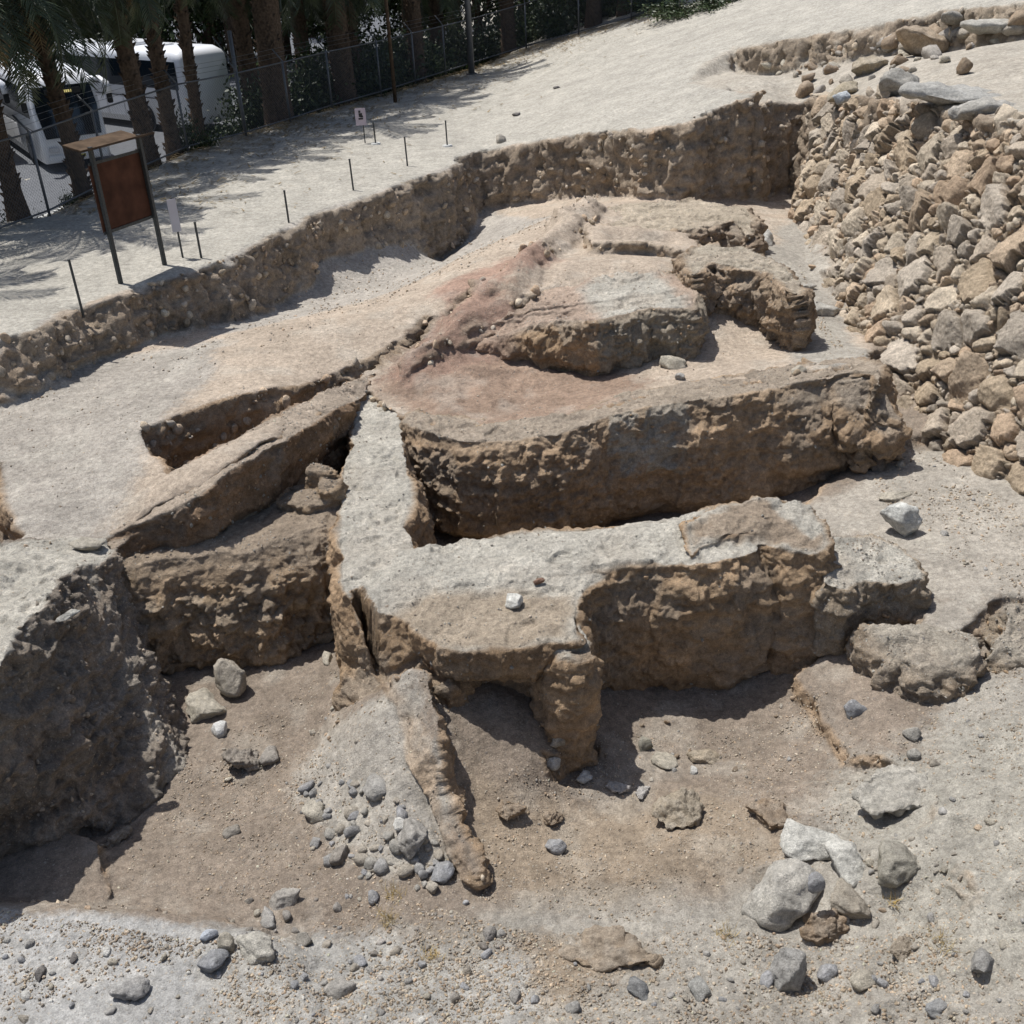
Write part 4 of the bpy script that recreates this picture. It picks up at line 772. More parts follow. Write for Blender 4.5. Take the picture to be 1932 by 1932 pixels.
patch([(1180, 1370), (1480, 1330), (1560, 1440), (1400, 1500), (1200, 1480)], 16, (8, 22), [tan, brn, gry], 'stones on the floor under the cross wall', 'pebble on the brown floor below the cross wall', 10)
patch([(1700, 820), (1900, 980), (1932, 1100), (1760, 1050), (1690, 900)], 12, (8, 24), [tan, crm, gry], 'stones on the bare ground beside the rubble wall', 'pebble on the bare grey ground at the foot of the rubble wall', 12)
patch([(1440, 130), (1650, 90), (1932, 30), (1932, 70), (1700, 150), (1520, 190)], 64, (17, 56), [tan, crm, brn, (.42, .38, .33)], 'stones behind the top of the rubble wall', 'tan stone scattered behind the top of the rubble wall', 13)
# -- gravel nobody could count
def gravel(poly, n, r0, r1, seed, name, bank=False):
    rg = np.random.RandomState(seed); q = np.array(HL(poly))[:, :2]; lo, hi = q.min(0), q.max(0)
    P = rg.uniform(lo, hi, (n*4, 2)); P = P[sdf(q, P[:, 0], P[:, 1]) > 0]
    cl = fbm(np.column_stack([P, P[:, 0]*0]), 1.3, 4, seed); P = P[rg.rand(len(P)) < sst(cl, -.5, .45)][:n]
    n = len(P); r = r0*(r1/r0)**(rg.rand(n)**2.5); z = hq(P[:, 0], P[:, 1])
    V0, F0 = ico(1) ; V0 = V0[:12] if False else V0
    bm = bmesh.new(); bmesh.ops.create_icosphere(bm, subdivisions=1, radius=1); bm.free()
    tp = [rockV(1, 900+i, .7) for i in range(10)]; nv = len(tp[0][0]); Vs = np.zeros((n, nv, 3)); cols = np.zeros((n, nv, 3))
    for i in range(n):
        V, Fq = tp[rg.randint(10)]; W = (V*np.array([1, rg.uniform(.7, 1.2), rg.uniform(.7, 1.2)])*r[i])@rotm(rg).T
        Vs[i] = W+np.array([P[i, 0], P[i, 1], z[i]+r[i]*.12]); cols[i] = STC[rg.randint(8)]*rg.uniform(.8, 1.35)*(np.array([.88, .93, 1.]) if rg.rand() < .3 else 1)
    Fq = tp[0][1]; Fa = (Fq[None]+(np.arange(n)*nv)[:, None, None]).reshape(-1, 3)
    o = mk(name, Vs.reshape(-1, 3), Fa, M_rock, col=np.clip(cols.reshape(-1, 3), .04, .7)); return o
def join_gravel(os_, name, label):
    for o in os_: setp(o, label, 'gravel', None, 'stuff')
g = gravel([(0, 1720), (420, 1780), (700, 1680), (1000, 1760), (1350, 1760), (1930, 1700), (1930, 1930), (0, 1930)], 24000, .006, .032, 1, 'gravel'); setp(g, 'fine pale and grey gravel strewn over the foreground soil', 'gravel', None, 'stuff')
g = gravel([(380, 1400), (640, 1250), (860, 1330), (880, 1660), (640, 1700), (200, 1690), (300, 1520)], 7000, .006, .028, 2, 'gravel'); setp(g, 'fine gravel over the left chamber floor and around the loose heap', 'gravel', None, 'stuff')
g = gravel([(900, 1500), (1160, 1380), (1540, 1300), (1930, 1250), (1930, 1700), (1400, 1760), (900, 1700)], 9000, .007, .028, 3, 'gravel'); setp(g, 'fine gravel on the floor and slope at the right foreground', 'gravel', None, 'stuff')
g = gravel([(1560, 650), (1640, 700), (1930, 960), (1930, 1180), (1700, 1000), (1500, 480)], 2500, .01, .04, 4, 'gravel'); setp(g, 'scree of small stones along the foot of the rubble wall', 'gravel', None, 'stuff')
g = gravel([(0, 660), (800, 350), (1400, 200), (1500, 230), (1200, 400), (760, 560), (400, 690), (0, 760)], 3000, .012, .05, 5, 'gravel'); setp(g, 'small stones along the foot of the far pit bank', 'gravel', None, 'stuff')
g = gravel([(0, 760), (700, 600), (1300, 480), (1600, 640), (1620, 680), (1000, 790), (400, 860), (200, 990), (0, 1000)], 1500, .008, .03, 6, 'gravel'); setp(g, 'grit scattered on the upper terrace', 'gravel', None, 'stuff')

def gravel_on(o, n, cond, r0, r1, seed, name, label, cset=STC):
    me = o.data; nv = len(me.vertices); V = np.empty(nv*3, np.float32); me.vertices.foreach_get('co', V); V = V.reshape(-1, 3).astype(float); N = np.empty(nv*3, np.float32); me.vertices.foreach_get('normal', N); N = N.reshape(-1, 3)
    rg = np.random.RandomState(seed); ok = np.nonzero(cond(V, N) & (fbm(V, 1.1, 3, seed) > -.12))[0]; ix = ok[rg.randint(len(ok), size=n)]
    tp = [rockV(2, 900+i, .8) for i in range(8)]; nv = len(tp[0][0]); Vs = []; cs = []; Fa = []
    for q, i in enumerate(ix):
        r = r0*(r1/r0)**(rg.rand()**2); A, Fq = tp[rg.randint(8)]; Vs.append((A*np.array([1, rg.uniform(.7, 1.2), rg.uniform(.7, 1.3)])*r)@rotm(rg).T+V[i]+N[i]*r*.1); Fa.append(Fq+q*nv); cs.append(np.tile(cset[rg.randint(len(cset))]*rg.uniform(.8, 1.3), (nv, 1)))
    setp(mk(name, np.vstack(Vs), np.vstack(Fa), M_rock, col=np.clip(np.vstack(cs), .04, .75)), label, 'gravel', None, 'stuff')
gravel_on(ground, 2600, lambda V, N: (N[:, 2] < .75) & (V[:, 1] > 14.5), .03, .13, 31, 'gravel', 'pebbles and cobbles sticking out of the far pit bank')
gravel_on(ground, 700, lambda V, N: (N[:, 2] < .75) & (V[:, 1] < 14.5) & (V[:, 1] > 6), .012, .05, 32, 'gravel', 'pebbles sticking out of the low soil steps near the front')
gravel_on(bpy.data.objects['earth_mound'], 1500, lambda V, N: (V[:, 2] > -2.9), .008, .045, 33, 'gravel', 'pebbles sticking out of the grey mound')

sd3 = np.vstack([c_side*1.15, c_side*1.35, c_grey, c_dust*.9, c_side])
nw = 0
for o in [x for x in bpy.data.objects if x.name.startswith(('mudbrick_wall', 'mudbrick_block'))]:
    nw += 1; n = 520 if len(o.data.vertices) > 60000 else 180
    kind_ = o['label'].split(',')[0]
    gravel_on(o, n, lambda V, N: N[:, 2] < .45, .010, .04, 40+nw, 'gravel', 'bits of stone in the faces of the '+kind_, sd3)
    gravel_on(o, n*2, lambda V, N: N[:, 2] > .75, .005, .022, 60+nw, 'gravel', 'loose grit lying on top of the '+kind_, np.vstack([c_dust, c_beige, c_grey]))
patch([(1390, 1600), (1680, 1600), (1700, 1800), (1420, 1820)], 20, (12, 40), [tan, crm, gry, brn], 'stones around the boulder cluster', 'small stone lying around the boulder cluster', 15)
# ------------------------------------------------------------------ path side: fence, signs, stakes
M_galv = plain('galvanised_steel', (.12, .125, .13), .5, .3, .4, .15, 20)
M_wire = plain('fence_wire', (.16, .165, .17), .6, .3, .3, .1, 20)
M_rust = plain('rusted_panel', (.085, .037, .022), .85, .1, .2, .45, 3, .2)
M_stake = plain('dark_steel', (.07, .075, .075), .6, .5, .4, .3, 30)
M_wood = plain('old_wood', (.085, .058, .038), .9, 0, .1, .35, 6, .3)
M_white = plain('sign_white', (.55, .53, .56), .5, 0, .3, .06, 5)
M_black = plain('sign_black', (.03, .03, .03), .5)
M_conc = plain('concrete', (.46, .46, .44), .9, 0, .1, .12, 15, .3)
def boxv(c, s, rz=0, ax=None):
    V = np.array([[x, y, z] for x in (-.5, .5) for y in (-.5, .5) for z in (-.5, .5)])*np.array(s)
    if ax is not None: V = V@np.array(ax)
    elif rz: c_, s_ = cos(rz), sin(rz); V = V@np.array([[c_, s_, 0], [-s_, c_, 0], [0, 0, 1]])
    return V+np.array(c), [[0, 1, 3, 2], [4, 6, 7, 5], [0, 4, 5, 1], [2, 3, 7, 6], [0, 2, 6, 4], [1, 5, 7, 3]]
def tubev(pts, rs, n=8, cap=True):
    pts = [np.array(p, float) for p in pts]; V = []; Fs = []
    if not hasattr(rs, '__len__'): rs = [rs]*len(pts)
    for i, p in enumerate(pts):
        d = pts[min(i+1, len(pts)-1)]-pts[max(i-1, 0)]; d /= np.linalg.norm(d); a = np.array([1., 0, 0]) if abs(d[0]) < .8 else np.array([0, 1., 0])
        u = np.cross(d, a); u /= np.linalg.norm(u); v = np.cross(d, u)
        for k in range(n): V.append(p+rs[i]*(cos(2*pi*k/n)*u+sin(2*pi*k/n)*v))
    for i in range(len(pts)-1):
        for k in range(n): Fs.append([i*n+k, i*n+(k+1) % n, (i+1)*n+(k+1) % n, (i+1)*n+k])
    if cap: Fs.append(list(range(n))); Fs.append([(len(pts)-1)*n+k for k in range(n)][::-1])
    return np.array(V), Fs
def merge(ps):
    V = []; Fs = []; o = 0
    for v, f in ps: V.append(np.asarray(v)); Fs += [[x+o for x in q] for q in f]; o += len(v)
    return np.vstack(V), Fs
def part(name, ps, mat, parent=None, smooth=False, bevel=0):
    V, Fs = merge(ps); o = mk(name, V, Fs, mat, parent, smooth)
    bm = bmesh.new(); bm.from_mesh(o.data); bmesh.ops.recalc_face_normals(bm, faces=bm.faces)
    if bevel: bmesh.ops.bevel(bm, geom=bm.edges[:], offset=bevel, segments=2, affect='EDGES', clamp_overlap=True)
    bm.to_mesh(o.data); bm.free()
    return o
def empty(name, loc, rz=0, label=None, cat=None, group=None):
    o = bpy.data.objects.new(name, None); C.objects.link(o); o.location = loc; o.rotation_euler = (0, 0, rz); o.empty_display_size = .2; setp(o, label, cat, group); return o
def copy_tree(o, parent=None):
    c = o.copy(); C.objects.link(c); c.parent = parent
    for ch in list(o.children): copy_tree(ch, c)
    return c
# stakes
stk = [(153, 578, .8, 'dark steel stake leftmost of the row on the pit rim'), (380, 487, .68, 'dark steel stake just right of the brown board'), (545, 420, .66, 'dark steel stake on the rim left of the middle of the row'),
    (667, 359, .70, 'dark steel stake standing alone above the grey pit slope'), (769, 313, .70, 'dark steel stake right of and behind the one above the grey slope'),
    (709, 272, .58, 'dark steel stake in a white footing beside the small pinkish sign'), (844, 276, .66, 'rightmost dark steel stake, set in a white footing')]
for i, (x, y, h, lab) in enumerate(stk):
    p = onpath(x, y); t = empty('steel_stake', p, 0, lab, 'stake', 'steel stakes along the pit rim')
    ln = (R.uniform(-.02, .02), R.uniform(-.02, .02))
    part('post', [tubev([(0, 0, -.2), (ln[0]*h, ln[1]*h, h)], .022, 6)], M_stake, t)
    part('cap', [tubev([(ln[0]*h, ln[1]*h, h), (ln[0]*h, ln[1]*h, h+.02)], .027, 6)], M_stake, t)
    if i >= 5: part('footing', [tubev([(0, 0, -.1), (0, 0, .035)], [.2, .13], 9)], M_conc, t)
# the roofed board
pA = onpath(228, 535); pB = onpath(311, 500); rz = atan2(pB[1]-pA[1], pB[0]-pA[0]); wd = math.hypot(pB[0]-pA[0], pB[1]-pA[1])
t = empty('notice_board', pA, rz, 'roofed notice board with a rusty brown panel on two tall posts, seen from behind', 'notice board')
part('post', [boxv((0, 0, 1.15), (.07, .07, 2.5))], M_stake, t, bevel=.005); part('post', [boxv((wd, 0, 1.15), (.07, .07, 2.5))], M_stake, t, bevel=.005)
part('panel', [boxv((wd/2-.0, .06, 1.52), (wd*1.12, .035, 1.18))], M_rust, t, bevel=.004)
part('frame_rail', [boxv((wd/2, .035, .93), (wd*1.14, .02, .05))], M_stake, t); part('frame_rail', [boxv((wd/2, .035, 2.12), (wd*1.14, .02, .05))], M_stake, t)
s = .2
part('roof', [boxv((wd/2-.1, .2, 2.40), (wd*1.2, .42, .035), ax=[[1, 0, 0], [0, cos(s), sin(s)], [0, -sin(s), cos(s)]]), boxv((wd/2-.1, -.19, 2.40), (wd*1.2, .38, .035), ax=[[1, 0, 0], [0, cos(-s), sin(-s)], [0, -sin(-s), cos(-s)]])], M_wood, t, bevel=.004)
# tall white sign on a thin post
p = onpath(345, 486); t = empty('path_sign', p, .55, 'narrow pale blank sign plate on a thin post right of the rusty board', 'sign')
part('post', [tubev([(0, 0, -.1), (0, 0, 1.15)], .02, 6)], M_stake, t); part('plate', [boxv((-.02, -.03, .82), (.17, .012, .62))], M_white, t, bevel=.003); part('bracket', [boxv((.0, -.018, .75), (.05, .012, .4))], plain('bracket_blue', (.06, .09, .14), .5), t)
p = onpath(689, 270); t = empty('warning_sign', p, .15, 'small pinkish white warning sign with a dark figure on it, by the row of stakes', 'sign')
part('post', [tubev([(0, 0, -.1), (0, 0, .95)], .018, 6)], M_stake, t); part('plate', [boxv((-.05, -.02, .72), (.30, .012, .46))], plain('sign_pink', (.5, .42, .46), .6), t, bevel=.003)
part('pictogram', [boxv((-.07, -.0285, .86), (.06, .004, .06)), boxv((-.05, -.0285, .77), (.10, .004, .1)), boxv((-.02, -.0285, .73), (.08, .004, .05)), boxv((-.05, -.0285, .67), (.13, .004, .045))], M_black, t)
# chain-link fence
fpx = [(-140, 492), (94, 407), (205, 352), (355, 284), (465, 257), (548, 231), (627, 205), (719, 179), (784, 158), (841, 140), (887, 125), (993, 92), (1092, 65), (1191, 38), (1290, 6)]
fw_ = [onpath(*p) for p in fpx]; FH = 1.85
t = empty('chain_link_fence', fw_[1], 0, 'long chain-link fence with angled post tops between the path and the palm grove', 'fence')
O = np.array(fw_[1]); rel = [np.array(p)-O for p in fw_]
for i, p in enumerate(rel):
    d = (rel[min(i+1, len(rel)-1)]-rel[max(i-1, 0)]); nx = np.array([-d[1], d[0], 0]); nx /= np.linalg.norm(nx)
    ps = part('post', [tubev([p+(0, 0, -.2), p+(0, 0, FH)], .034, 8)], M_galv, t, True)
    part('angled_arm', [tubev([p+(0, 0, FH), p+(0, 0, FH)+nx*.30+np.array([0, 0, .34])], .024, 6)], M_galv, ps, True)
for z in (FH-.05, .12):
    part('rail', [tubev([a+(0, 0, z), b+(0, 0, z)], .022, 6) for a, b in zip(rel[:-1], rel[1:])], M_galv, t, True)
for k in range(3):
    V = []
    for i in range(len(rel)-1):
        a = rel[i]; b = rel[i+1]; d = (rel[min(i+1, len(rel)-1)]-rel[max(i-1, 0)]); nx = np.array([-d[1], d[0], 0]); nx /= np.linalg.norm(nx); of = nx*.1*(k+1)+np.array([0, 0, FH+.112*(k+1)])
        V.append(tubev([a+of, b+of], .005, 3, False))
    part('barbed_wire', V, M_wire, t)
V = []; Fs = []; o = 0
for a, b in zip(rel[:-1], rel[1:]):
    L_ = np.linalg.norm(b-a); u = (b-a)/L_; n = int(L_/.09)
    for k in range(-int(FH/.09), n):
        for sg in (1, -1):
            s0 = k*.09; z0, z1 = (.06, FH-.06) if sg == 1 else (FH-.06, .06); s1 = s0+FH-.12
            def cut(s0, z0, s1, z1):
                q = []
                for ss, zz, so, zo in ((s0, z0, s1, z1), (s1, z1, s0, z0)):
                    if ss < 0: f = (0-ss)/(so-ss); ss, zz = 0, zz+(zo-zz)*f
                    elif ss > L_: f = (L_-ss)/(so-ss); ss, zz = L_, zz+(zo-zz)*f
                    q.append((ss, zz))
                return q
            if s1 < 0 or s0 > L_: continue
            (s0c, z0c), (s1c, z1c) = cut(s0, z0, s1, z1); A = a+u*s0c+np.array([0, 0, z0c]); B = a+u*s1c+np.array([0, 0, z1c]); r = .0022
            wv = np.array([0, 0, r]); pv = np.array([-u[1], u[0], 0])*r
            V += [A+wv, A-wv+pv, A-wv-pv, B+wv, B-wv+pv, B-wv-pv]; Fs += [[o, o+1, o+4, o+3], [o+1, o+2, o+5, o+4], [o+2, o, o+3, o+5]]; o += 6
mk('wire_mesh', V, Fs, M_wire, t, False)
# poles along the fence
p = onpath(463, 250); t = empty('gate_post', p, 0, 'taller pale steel post with a brace standing in the fence line', 'post')
part('post', [tubev([(0, 0, -.2), (0, 0, 2.9)], .06, 10)], M_galv, t, True); part('brace', [tubev([(-.04, 0, 2.0), (-.55, .1, 2.75)], .02, 6)], M_galv, t, True)
p = onpath(746, 193); t = empty('utility_pole', p, 0, 'thin dark wooden pole rising in front of the fence', 'pole')
part('pole', [tubev([(0, 0, -.3), (0, 0, 6.5)], [.07, .05], 9)], M_wood, t, True); part('cap', [tubev([(0, 0, 6.5), (0, 0, 6.56)], .06, 9)], M_stake, t)
p = onpath(890, 140); t = empty('lamp_post', p, 0, 'thick grey steel pole at the fence, its top out of view', 'pole')
part('pole', [tubev([(0, 0, -.3), (0, 0, 7)], [.13, .1], 12)], M_galv, t, True); part('base_plate', [tubev([(0, 0, -.02), (0, 0, .04)], .22, 12)], M_galv, t)
# ------------------------------------------------------------------ car park behind the fence
M_asph = plain('asphalt', (.12, .125, .135), .9, 0, .2, .15, 6, .3)
def strip(name, pts, z, mat):
    V = [(x, y, z) for x, y in pts]; return mk(name, V, [list(range(len(pts)))], mat, None, False)
fo = [(p[0], p[1]) for p in fw_]
nrm2 = lambda a, b: (-(b[1]-a[1]), b[0]-a[0])
outer = []
for i, q in enumerate(fo):
    a = fo[max(i-1, 0)]; b = fo[min(i+1, len(fo)-1)]; n_ = np.array(nrm2(a, b)); n_ /= np.linalg.norm(n_); outer.append(tuple(np.array(q)+n_*2.6))
PKZ = -1.09
park = [(-80, 12), (outer[0][0]-1, 12)]+[outer[i] for i in (0, 1, 3, 6, 9)]+[(-2, 56), (-2, 130), (-80, 130)]
setp(strip('car_park', park, PKZ, M_asph), kind='structure')
kb = []
for a, b in zip(outer[:9], outer[1:10]):
    d = np.array(b)-np.array(a); L_ = np.hypot(*d); kb.append(boxv(((a[0]+b[0])/2, (a[1]+b[1])/2, PKZ+.03), (L_, .16, .22), rz=atan2(d[1], d[0])))
setp(part('kerb', kb, M_conc), kind='structure')
# ------------------------------------------------------------------ coaches
M_body = plain('coach_white', (.78, .79, .81), .3, 0, .5, .02, 3, 0, .3)
M_glass, tt_, bb_ = nmat('tinted_glass'); bb_.inputs['Base Color'].default_value = (.01, .015, .02, 1); bb_.inputs['Roughness'].default_value = .06; bb_.inputs['Specular IOR Level'].default_value = .6
M_tyre = plain('tyre_rubber', (.02, .02, .02), .8); M_rim = plain('rim_steel', (.3, .3, .31), .4, .7)
M_led, tt_, bb_ = nmat('destination_led'); bb_.inputs['Base Color'].default_value = (.3, .25, .05, 1); bb_.inputs['Emission Color'].default_value = (1, .85, .35, 1); bb_.inputs['Emission Strength'].default_value = .5
M_trim = plain('black_trim', (.02, .022, .025), .4)
M_lamp = plain('lamp_glass', (.6, .6, .62), .2)
def prof(y, w, zb, zt, rt, n=6):
    """cross-section of the body at y: rounded top corners"""
    pts = [(-w, zb), (-w, zt-rt)]+[(-w+rt*(1-cos(a)), zt-rt+rt*sin(a)) for a in np.linspace(0, pi/2, n)[1:]]
    pts += [(-x, z) for x, z in pts[::-1]]
    return [(x, y, z) for x, z in pts]
def coach(Lc=12., wb=1.25, H=3.45):
    # nose at y=0 looking towards -y
    t = empty('coach', (0, 0, 0))
    rows = [(-.0, 1.08, .35, 1.05, .05), (.02, 1.2, .32, 1.25, .1), (.22, 1.235, .32, 2.2, .25), (.45, 1.24, .32, 3.05, .35), (.75, 1.25, .32, H-.1, .35), (1.3, 1.25, .32, H, .35), (Lc-.6, 1.25, .32, H, .35), (Lc-.1, 1.22, .35, H-.15, .3), (Lc, 1.15, .5, H-.4, .2)]
    V = []; n = 0
    for r in rows: q = prof(*r); n = len(q); V += q
    Fs = [[i*n+k, i*n+(k+1) % n, (i+1)*n+(k+1) % n, (i+1)*n+k] for i in range(len(rows)-1) for k in range(n)]+[list(range(n)), [(len(rows)-1)*n+k for k in range(n)]]
    b = part('body', [(np.array(V), Fs)], M_body, t, True)
    for sx in (-1, 1):
        x = sx*1.262
        part('side_window', [boxv((x, .95+(Lc-1.25)/2, 2.42), (.03, Lc-1.35, 1.12))], M_glass, t, bevel=.01)
        m = part('mirror', [tubev([(sx*1.1, .5, 3.1), (sx*1.38, .12, 3.12), (sx*1.52, -.25, 2.95), (sx*1.55, -.33, 2.6)], [.09, .1, .12, .13], 10)], M_body, t, True)
        part('mirror_glass', [boxv((sx*1.55, -.25, 2.45), (.2, .12, .42))], M_trim, m, bevel=.03)
        part('headlight', [boxv((sx*.85, -.045, .8), (.38, .08, .2))], M_lamp, t, bevel=.03)
        for yy in (2.6, Lc-3.2):
            wh = part('wheel', [tubev([(sx*.98, yy, .5), (sx*1.27, yy, .5)], .5, 24)], M_tyre, t, True)
            part('rim', [tubev([(sx*1.272, yy, .5), (sx*1.285, yy, .5)], [.3, .26], 20)], M_rim, wh)
            part('wheel_arch', [tubev([(sx*1.2, yy, .52), (sx*1.262, yy, .52)], .6, 24)], M_trim, t)
        part('luggage_door', [boxv((x, 4.9+k*1.45, .95), (.014, 1.38, .8)) for k in range(3 if Lc > 10 else 1)], M_body, t, bevel=.005)
        part('seam', [boxv((x, Lc/2, 1.42), (.012, Lc-1.6, .03))], M_trim, t)
    # windscreen follows the nose
    ws = [(-1.02, -.005, 1.2), (1.02, -.005, 1.2), (1.12, .205, 2.2), (1.05, .42, 2.98), (-1.05, .42, 2.98), (-1.12, .205, 2.2)]
    o1 = np.array(ws)-np.array([0, .03, 0]); o2 = np.array(ws)+np.array([0, .06, 0]); V = np.vstack([o1, o2]); Fs = [[0, 1, 2, 5], [5, 2, 3, 4], [6, 11, 8, 7], [11, 10, 9, 8]]+[[i, (i+1) % 6, 6+(i+1) % 6, 6+i] for i in range(6)]
    wsn = part('windscreen', [(V, Fs)], M_glass, t)
    part('wiper', [tubev([(-.5, -.06, 1.25), (.2, .07, 1.85)], .012, 5)], M_trim, wsn)
    d = part('destination_display', [boxv((0, .30, 2.78), (1.3, .04, .2))], M_trim, t)
    # a row of small lit blocks: the letters cannot be read in the photograph
    xs = -.45; bl = []
    for k in range(11):
        if k == 6: xs += .07; continue
        bl.append(boxv((xs, .272, 2.78), (.05, .02, .09))); xs += .075
    part('lit_letters', bl, M_led, d)
    part('bumper', [boxv((0, -.03, .48), (2.2, .12, .26))], M_body, t, bevel=.04); part('number_plate', [boxv((0, -.1, .5), (.5, .02, .11))], plain('plate_yellow', (.6, .5, .1), .5), t)
    part('roof_hatch', [boxv((0, 3.6, H+.02), (.8, .8, .07))], M_body, t, bevel=.02); part('roof_hatch', [boxv((0, Lc-3, H+.02), (.8, .8, .07))], M_body, t, bevel=.02)
    part('air_unit', [boxv((0, Lc*.55, H+.05), (1.5, 2.4, .16))], M_body, t, bevel=.05)
    return t
c0 = coach()
def place(o, px, py, z, rz, s=1.):
    x, y, _ = G(px, py, z); o.location = (x, y, PKZ+.0); o.rotation_euler = (0, 0, rz); o.scale = (s, s, s)
def place(o, x, y, deg, s=1.):
    o.location = (x, y, PKZ+.01); o.rotation_euler = (0, 0, radians(deg)); o.scale = (s, s, s)
place(c0, -13.5, 36.6, 31, .85); setp(c0, 'white coach whose windscreen and horn-shaped mirrors show between the palm trunks', 'coach', 'coaches parked behind the fence')
c1 = copy_tree(c0); place(c1, -17.3, 37.8, 31, .85); setp(c1, 'white coach at the far left, partly behind the first palm', 'coach', 'coaches parked behind the fence')
c2 = copy_tree(c0); place(c2, -18.0, 49.5, 228, .85); setp(c2, 'white coach seen side-on with a long dark window band, right of the others', 'coach', 'coaches parked behind the fence')
# parked car far back
def car():
    t = empty('parked_car', (0, 0, 0)); pr = [(-2.1, .35), (-2.1, .75), (-1.3, .88), (-.7, 1.35), (.8, 1.38), (1.5, .95), (2.1, .85), (2.1, .35)]
    V = [(x, y, z) for y in (-.85, .85) for x, z in pr]; n = len(pr); Fs = [list(range(n)), list(range(n, 2*n))[::-1]]+[[i, (i+1) % n, n+(i+1) % n, n+i] for i in range(n)]
    part('body', [(np.array(V), Fs)], M_body, t, bevel=.05)
    part('window', [boxv((.05, 0, 1.12), (1.5, 1.73, .32))], M_glass, t, bevel=.03)
    for x in (-1.3, 1.3):
        for y in (-.8, .8):
            w_ = part('wheel', [tubev([(x, y-.1, .32), (x, y+.1, .32)], .32, 18)], M_tyre, t, True); part('rim', [tubev([(x, y-.105, .32), (x, y+.105, .32)], .19, 14)], M_rim, w_)
    part('headlight', [boxv((-2.1, .6, .68), (.06, .3, .13))], M_lamp, t); part('headlight', [boxv((-2.1, -.6, .68), (.06, .3, .13))], M_lamp, t)
    return t
k = car(); p = G(1085, 12, 1.); k.location = (p[0]-1, p[1]+4, 0.6); k.rotation_euler = (0, 0, .3); setp(k, 'white car glimpsed behind the far end of the fence', 'car')
k2 = copy_tree(k); k2.location = (-15.8, 27.5, PKZ); k2.rotation_euler = (0, 0, 1.2); setp(k2, 'white car at the very left edge below the coach', 'car')
# ------------------------------------------------------------------ date palms and other planting
def leafmat(name, col, var=.35, tr=.25):
    m, t, b = nmat(name); L = t.links.new; oi = nn(t, 'ShaderNodeObjectInfo'); geo = nn(t, 'ShaderNodeNewGeometry')
    n = nn(t, 'ShaderNodeTexNoise'); n.inputs['Scale'].default_value = 2.5; L(geo.outputs['Position'], n.inputs['Vector'])
    rp = nn(t, 'ShaderNodeValToRGB'); e = rp.color_ramp.elements; e[0].position = .3; e[1].position = .7; e[0].color = tuple(c*(1-var) for c in col)+(1,); e[1].color = (col[0]*(1+var), col[1]*(1+var*.8), col[2], 1)
    L(n.outputs[0], rp.inputs[0]); L(rp.outputs[0], b.inputs['Base Color']); b.inputs['Roughness'].default_value = .45; b.inputs['Specular IOR Level'].default_value = .35
    return m
M_frond = leafmat('palm_frond', (.045, .062, .032)); M_dryf = leafmat('dry_frond', (.20, .15, .085)); M_bush = leafmat('bush_leaves', (.035, .055, .018)); M_rach = plain('frond_stem', (.12, .13, .06), .6)
M_trunk = plain('palm_trunk', (.095, .068, .048), .95, 0, .05, .4, 14, .8)
def frond(L_, drop, az, el, rg, fold=.5, nl=46):
    """one arching leaf: stem and two rows of narrow leaflets"""
    n = 14; P = []; d = np.array([cos(el), 0, sin(el)]); p = np.zeros(3); ang = el
    for i in range(n+1):
        P.append(p.copy()); ang -= drop/n*(.5+1.1*i/n); p = p+np.array([cos(ang), 0, sin(ang)])*L_/n
    P = np.array(P); sv, sf = tubev(P, [.028*(1-.8*i/n)+.004 for i in range(n+1)], 4); V = [sv]; Fs = [list(f) for f in sf]; o = len(sv)
    q = []
    for k in range(nl):
        f = .16+.84*k/nl; i = min(int(f*n), n-1); u = f*n-i; c = P[i]*(1-u)+P[i+1]*u; tg = P[i+1]-P[i]; tg /= np.linalg.norm(tg); upv = np.cross(np.array([0, 1., 0]), tg); upv = -upv if upv[2] < 0 else upv
        ll = .50*math.sin(pi*min(1, .22+.8*(1-f)))**.6*(.85+.3*rg.rand()); 
        for s in (-1, 1):
            dr = tg*(.75+.2*rg.randn()*.3)+np.array([0, s*.85, 0])+upv*fold*(.5+.4*rg.rand())-np.array([0, 0, .25*rg.rand()]); dr /= np.linalg.norm(dr)
            wv = np.cross(dr, upv); wv /= np.linalg.norm(wv)+1e-9; wv = wv*.016
            tip = c+dr*ll-np.array([0, 0, .10*ll]); mid = c+dr*ll*.5+wv
            q += [c-wv*.4, c+wv*.4, mid, tip, c+dr*ll*.5-wv]; Fs.append([o, o+1, o+2, o+3, o+4]); o += 5
    V.append(np.array(q)); V = np.vstack(V); ca, sa = cos(az), sin(az)
    return V@np.array([[ca, sa, 0], [-sa, ca, 0], [0, 0, 1]]), Fs
def crown(seed, n=34, L_=3.1, low=-.9):
    rg = np.random.RandomState(seed); ps = []
    for k in range(n):
        f = (k+.5)/n; el = 1.35-(1.35-low)*f+rg.uniform(-.12, .12); ps.append(frond(L_*rg.uniform(.85, 1.1), 1.5+.9*rg.rand()-.5*f, k*2.399+rg.uniform(-.2, .2), el, rg))
    return merge(ps)
crowns = [mk('crown', *crown(s, n, L_, lo), M_frond, None, False, link=False) for s, n, L_, lo in ((1, 40, 3.2, -.7), (2, 38, 3.0, -.9), (3, 42, 3.4, -.5))]
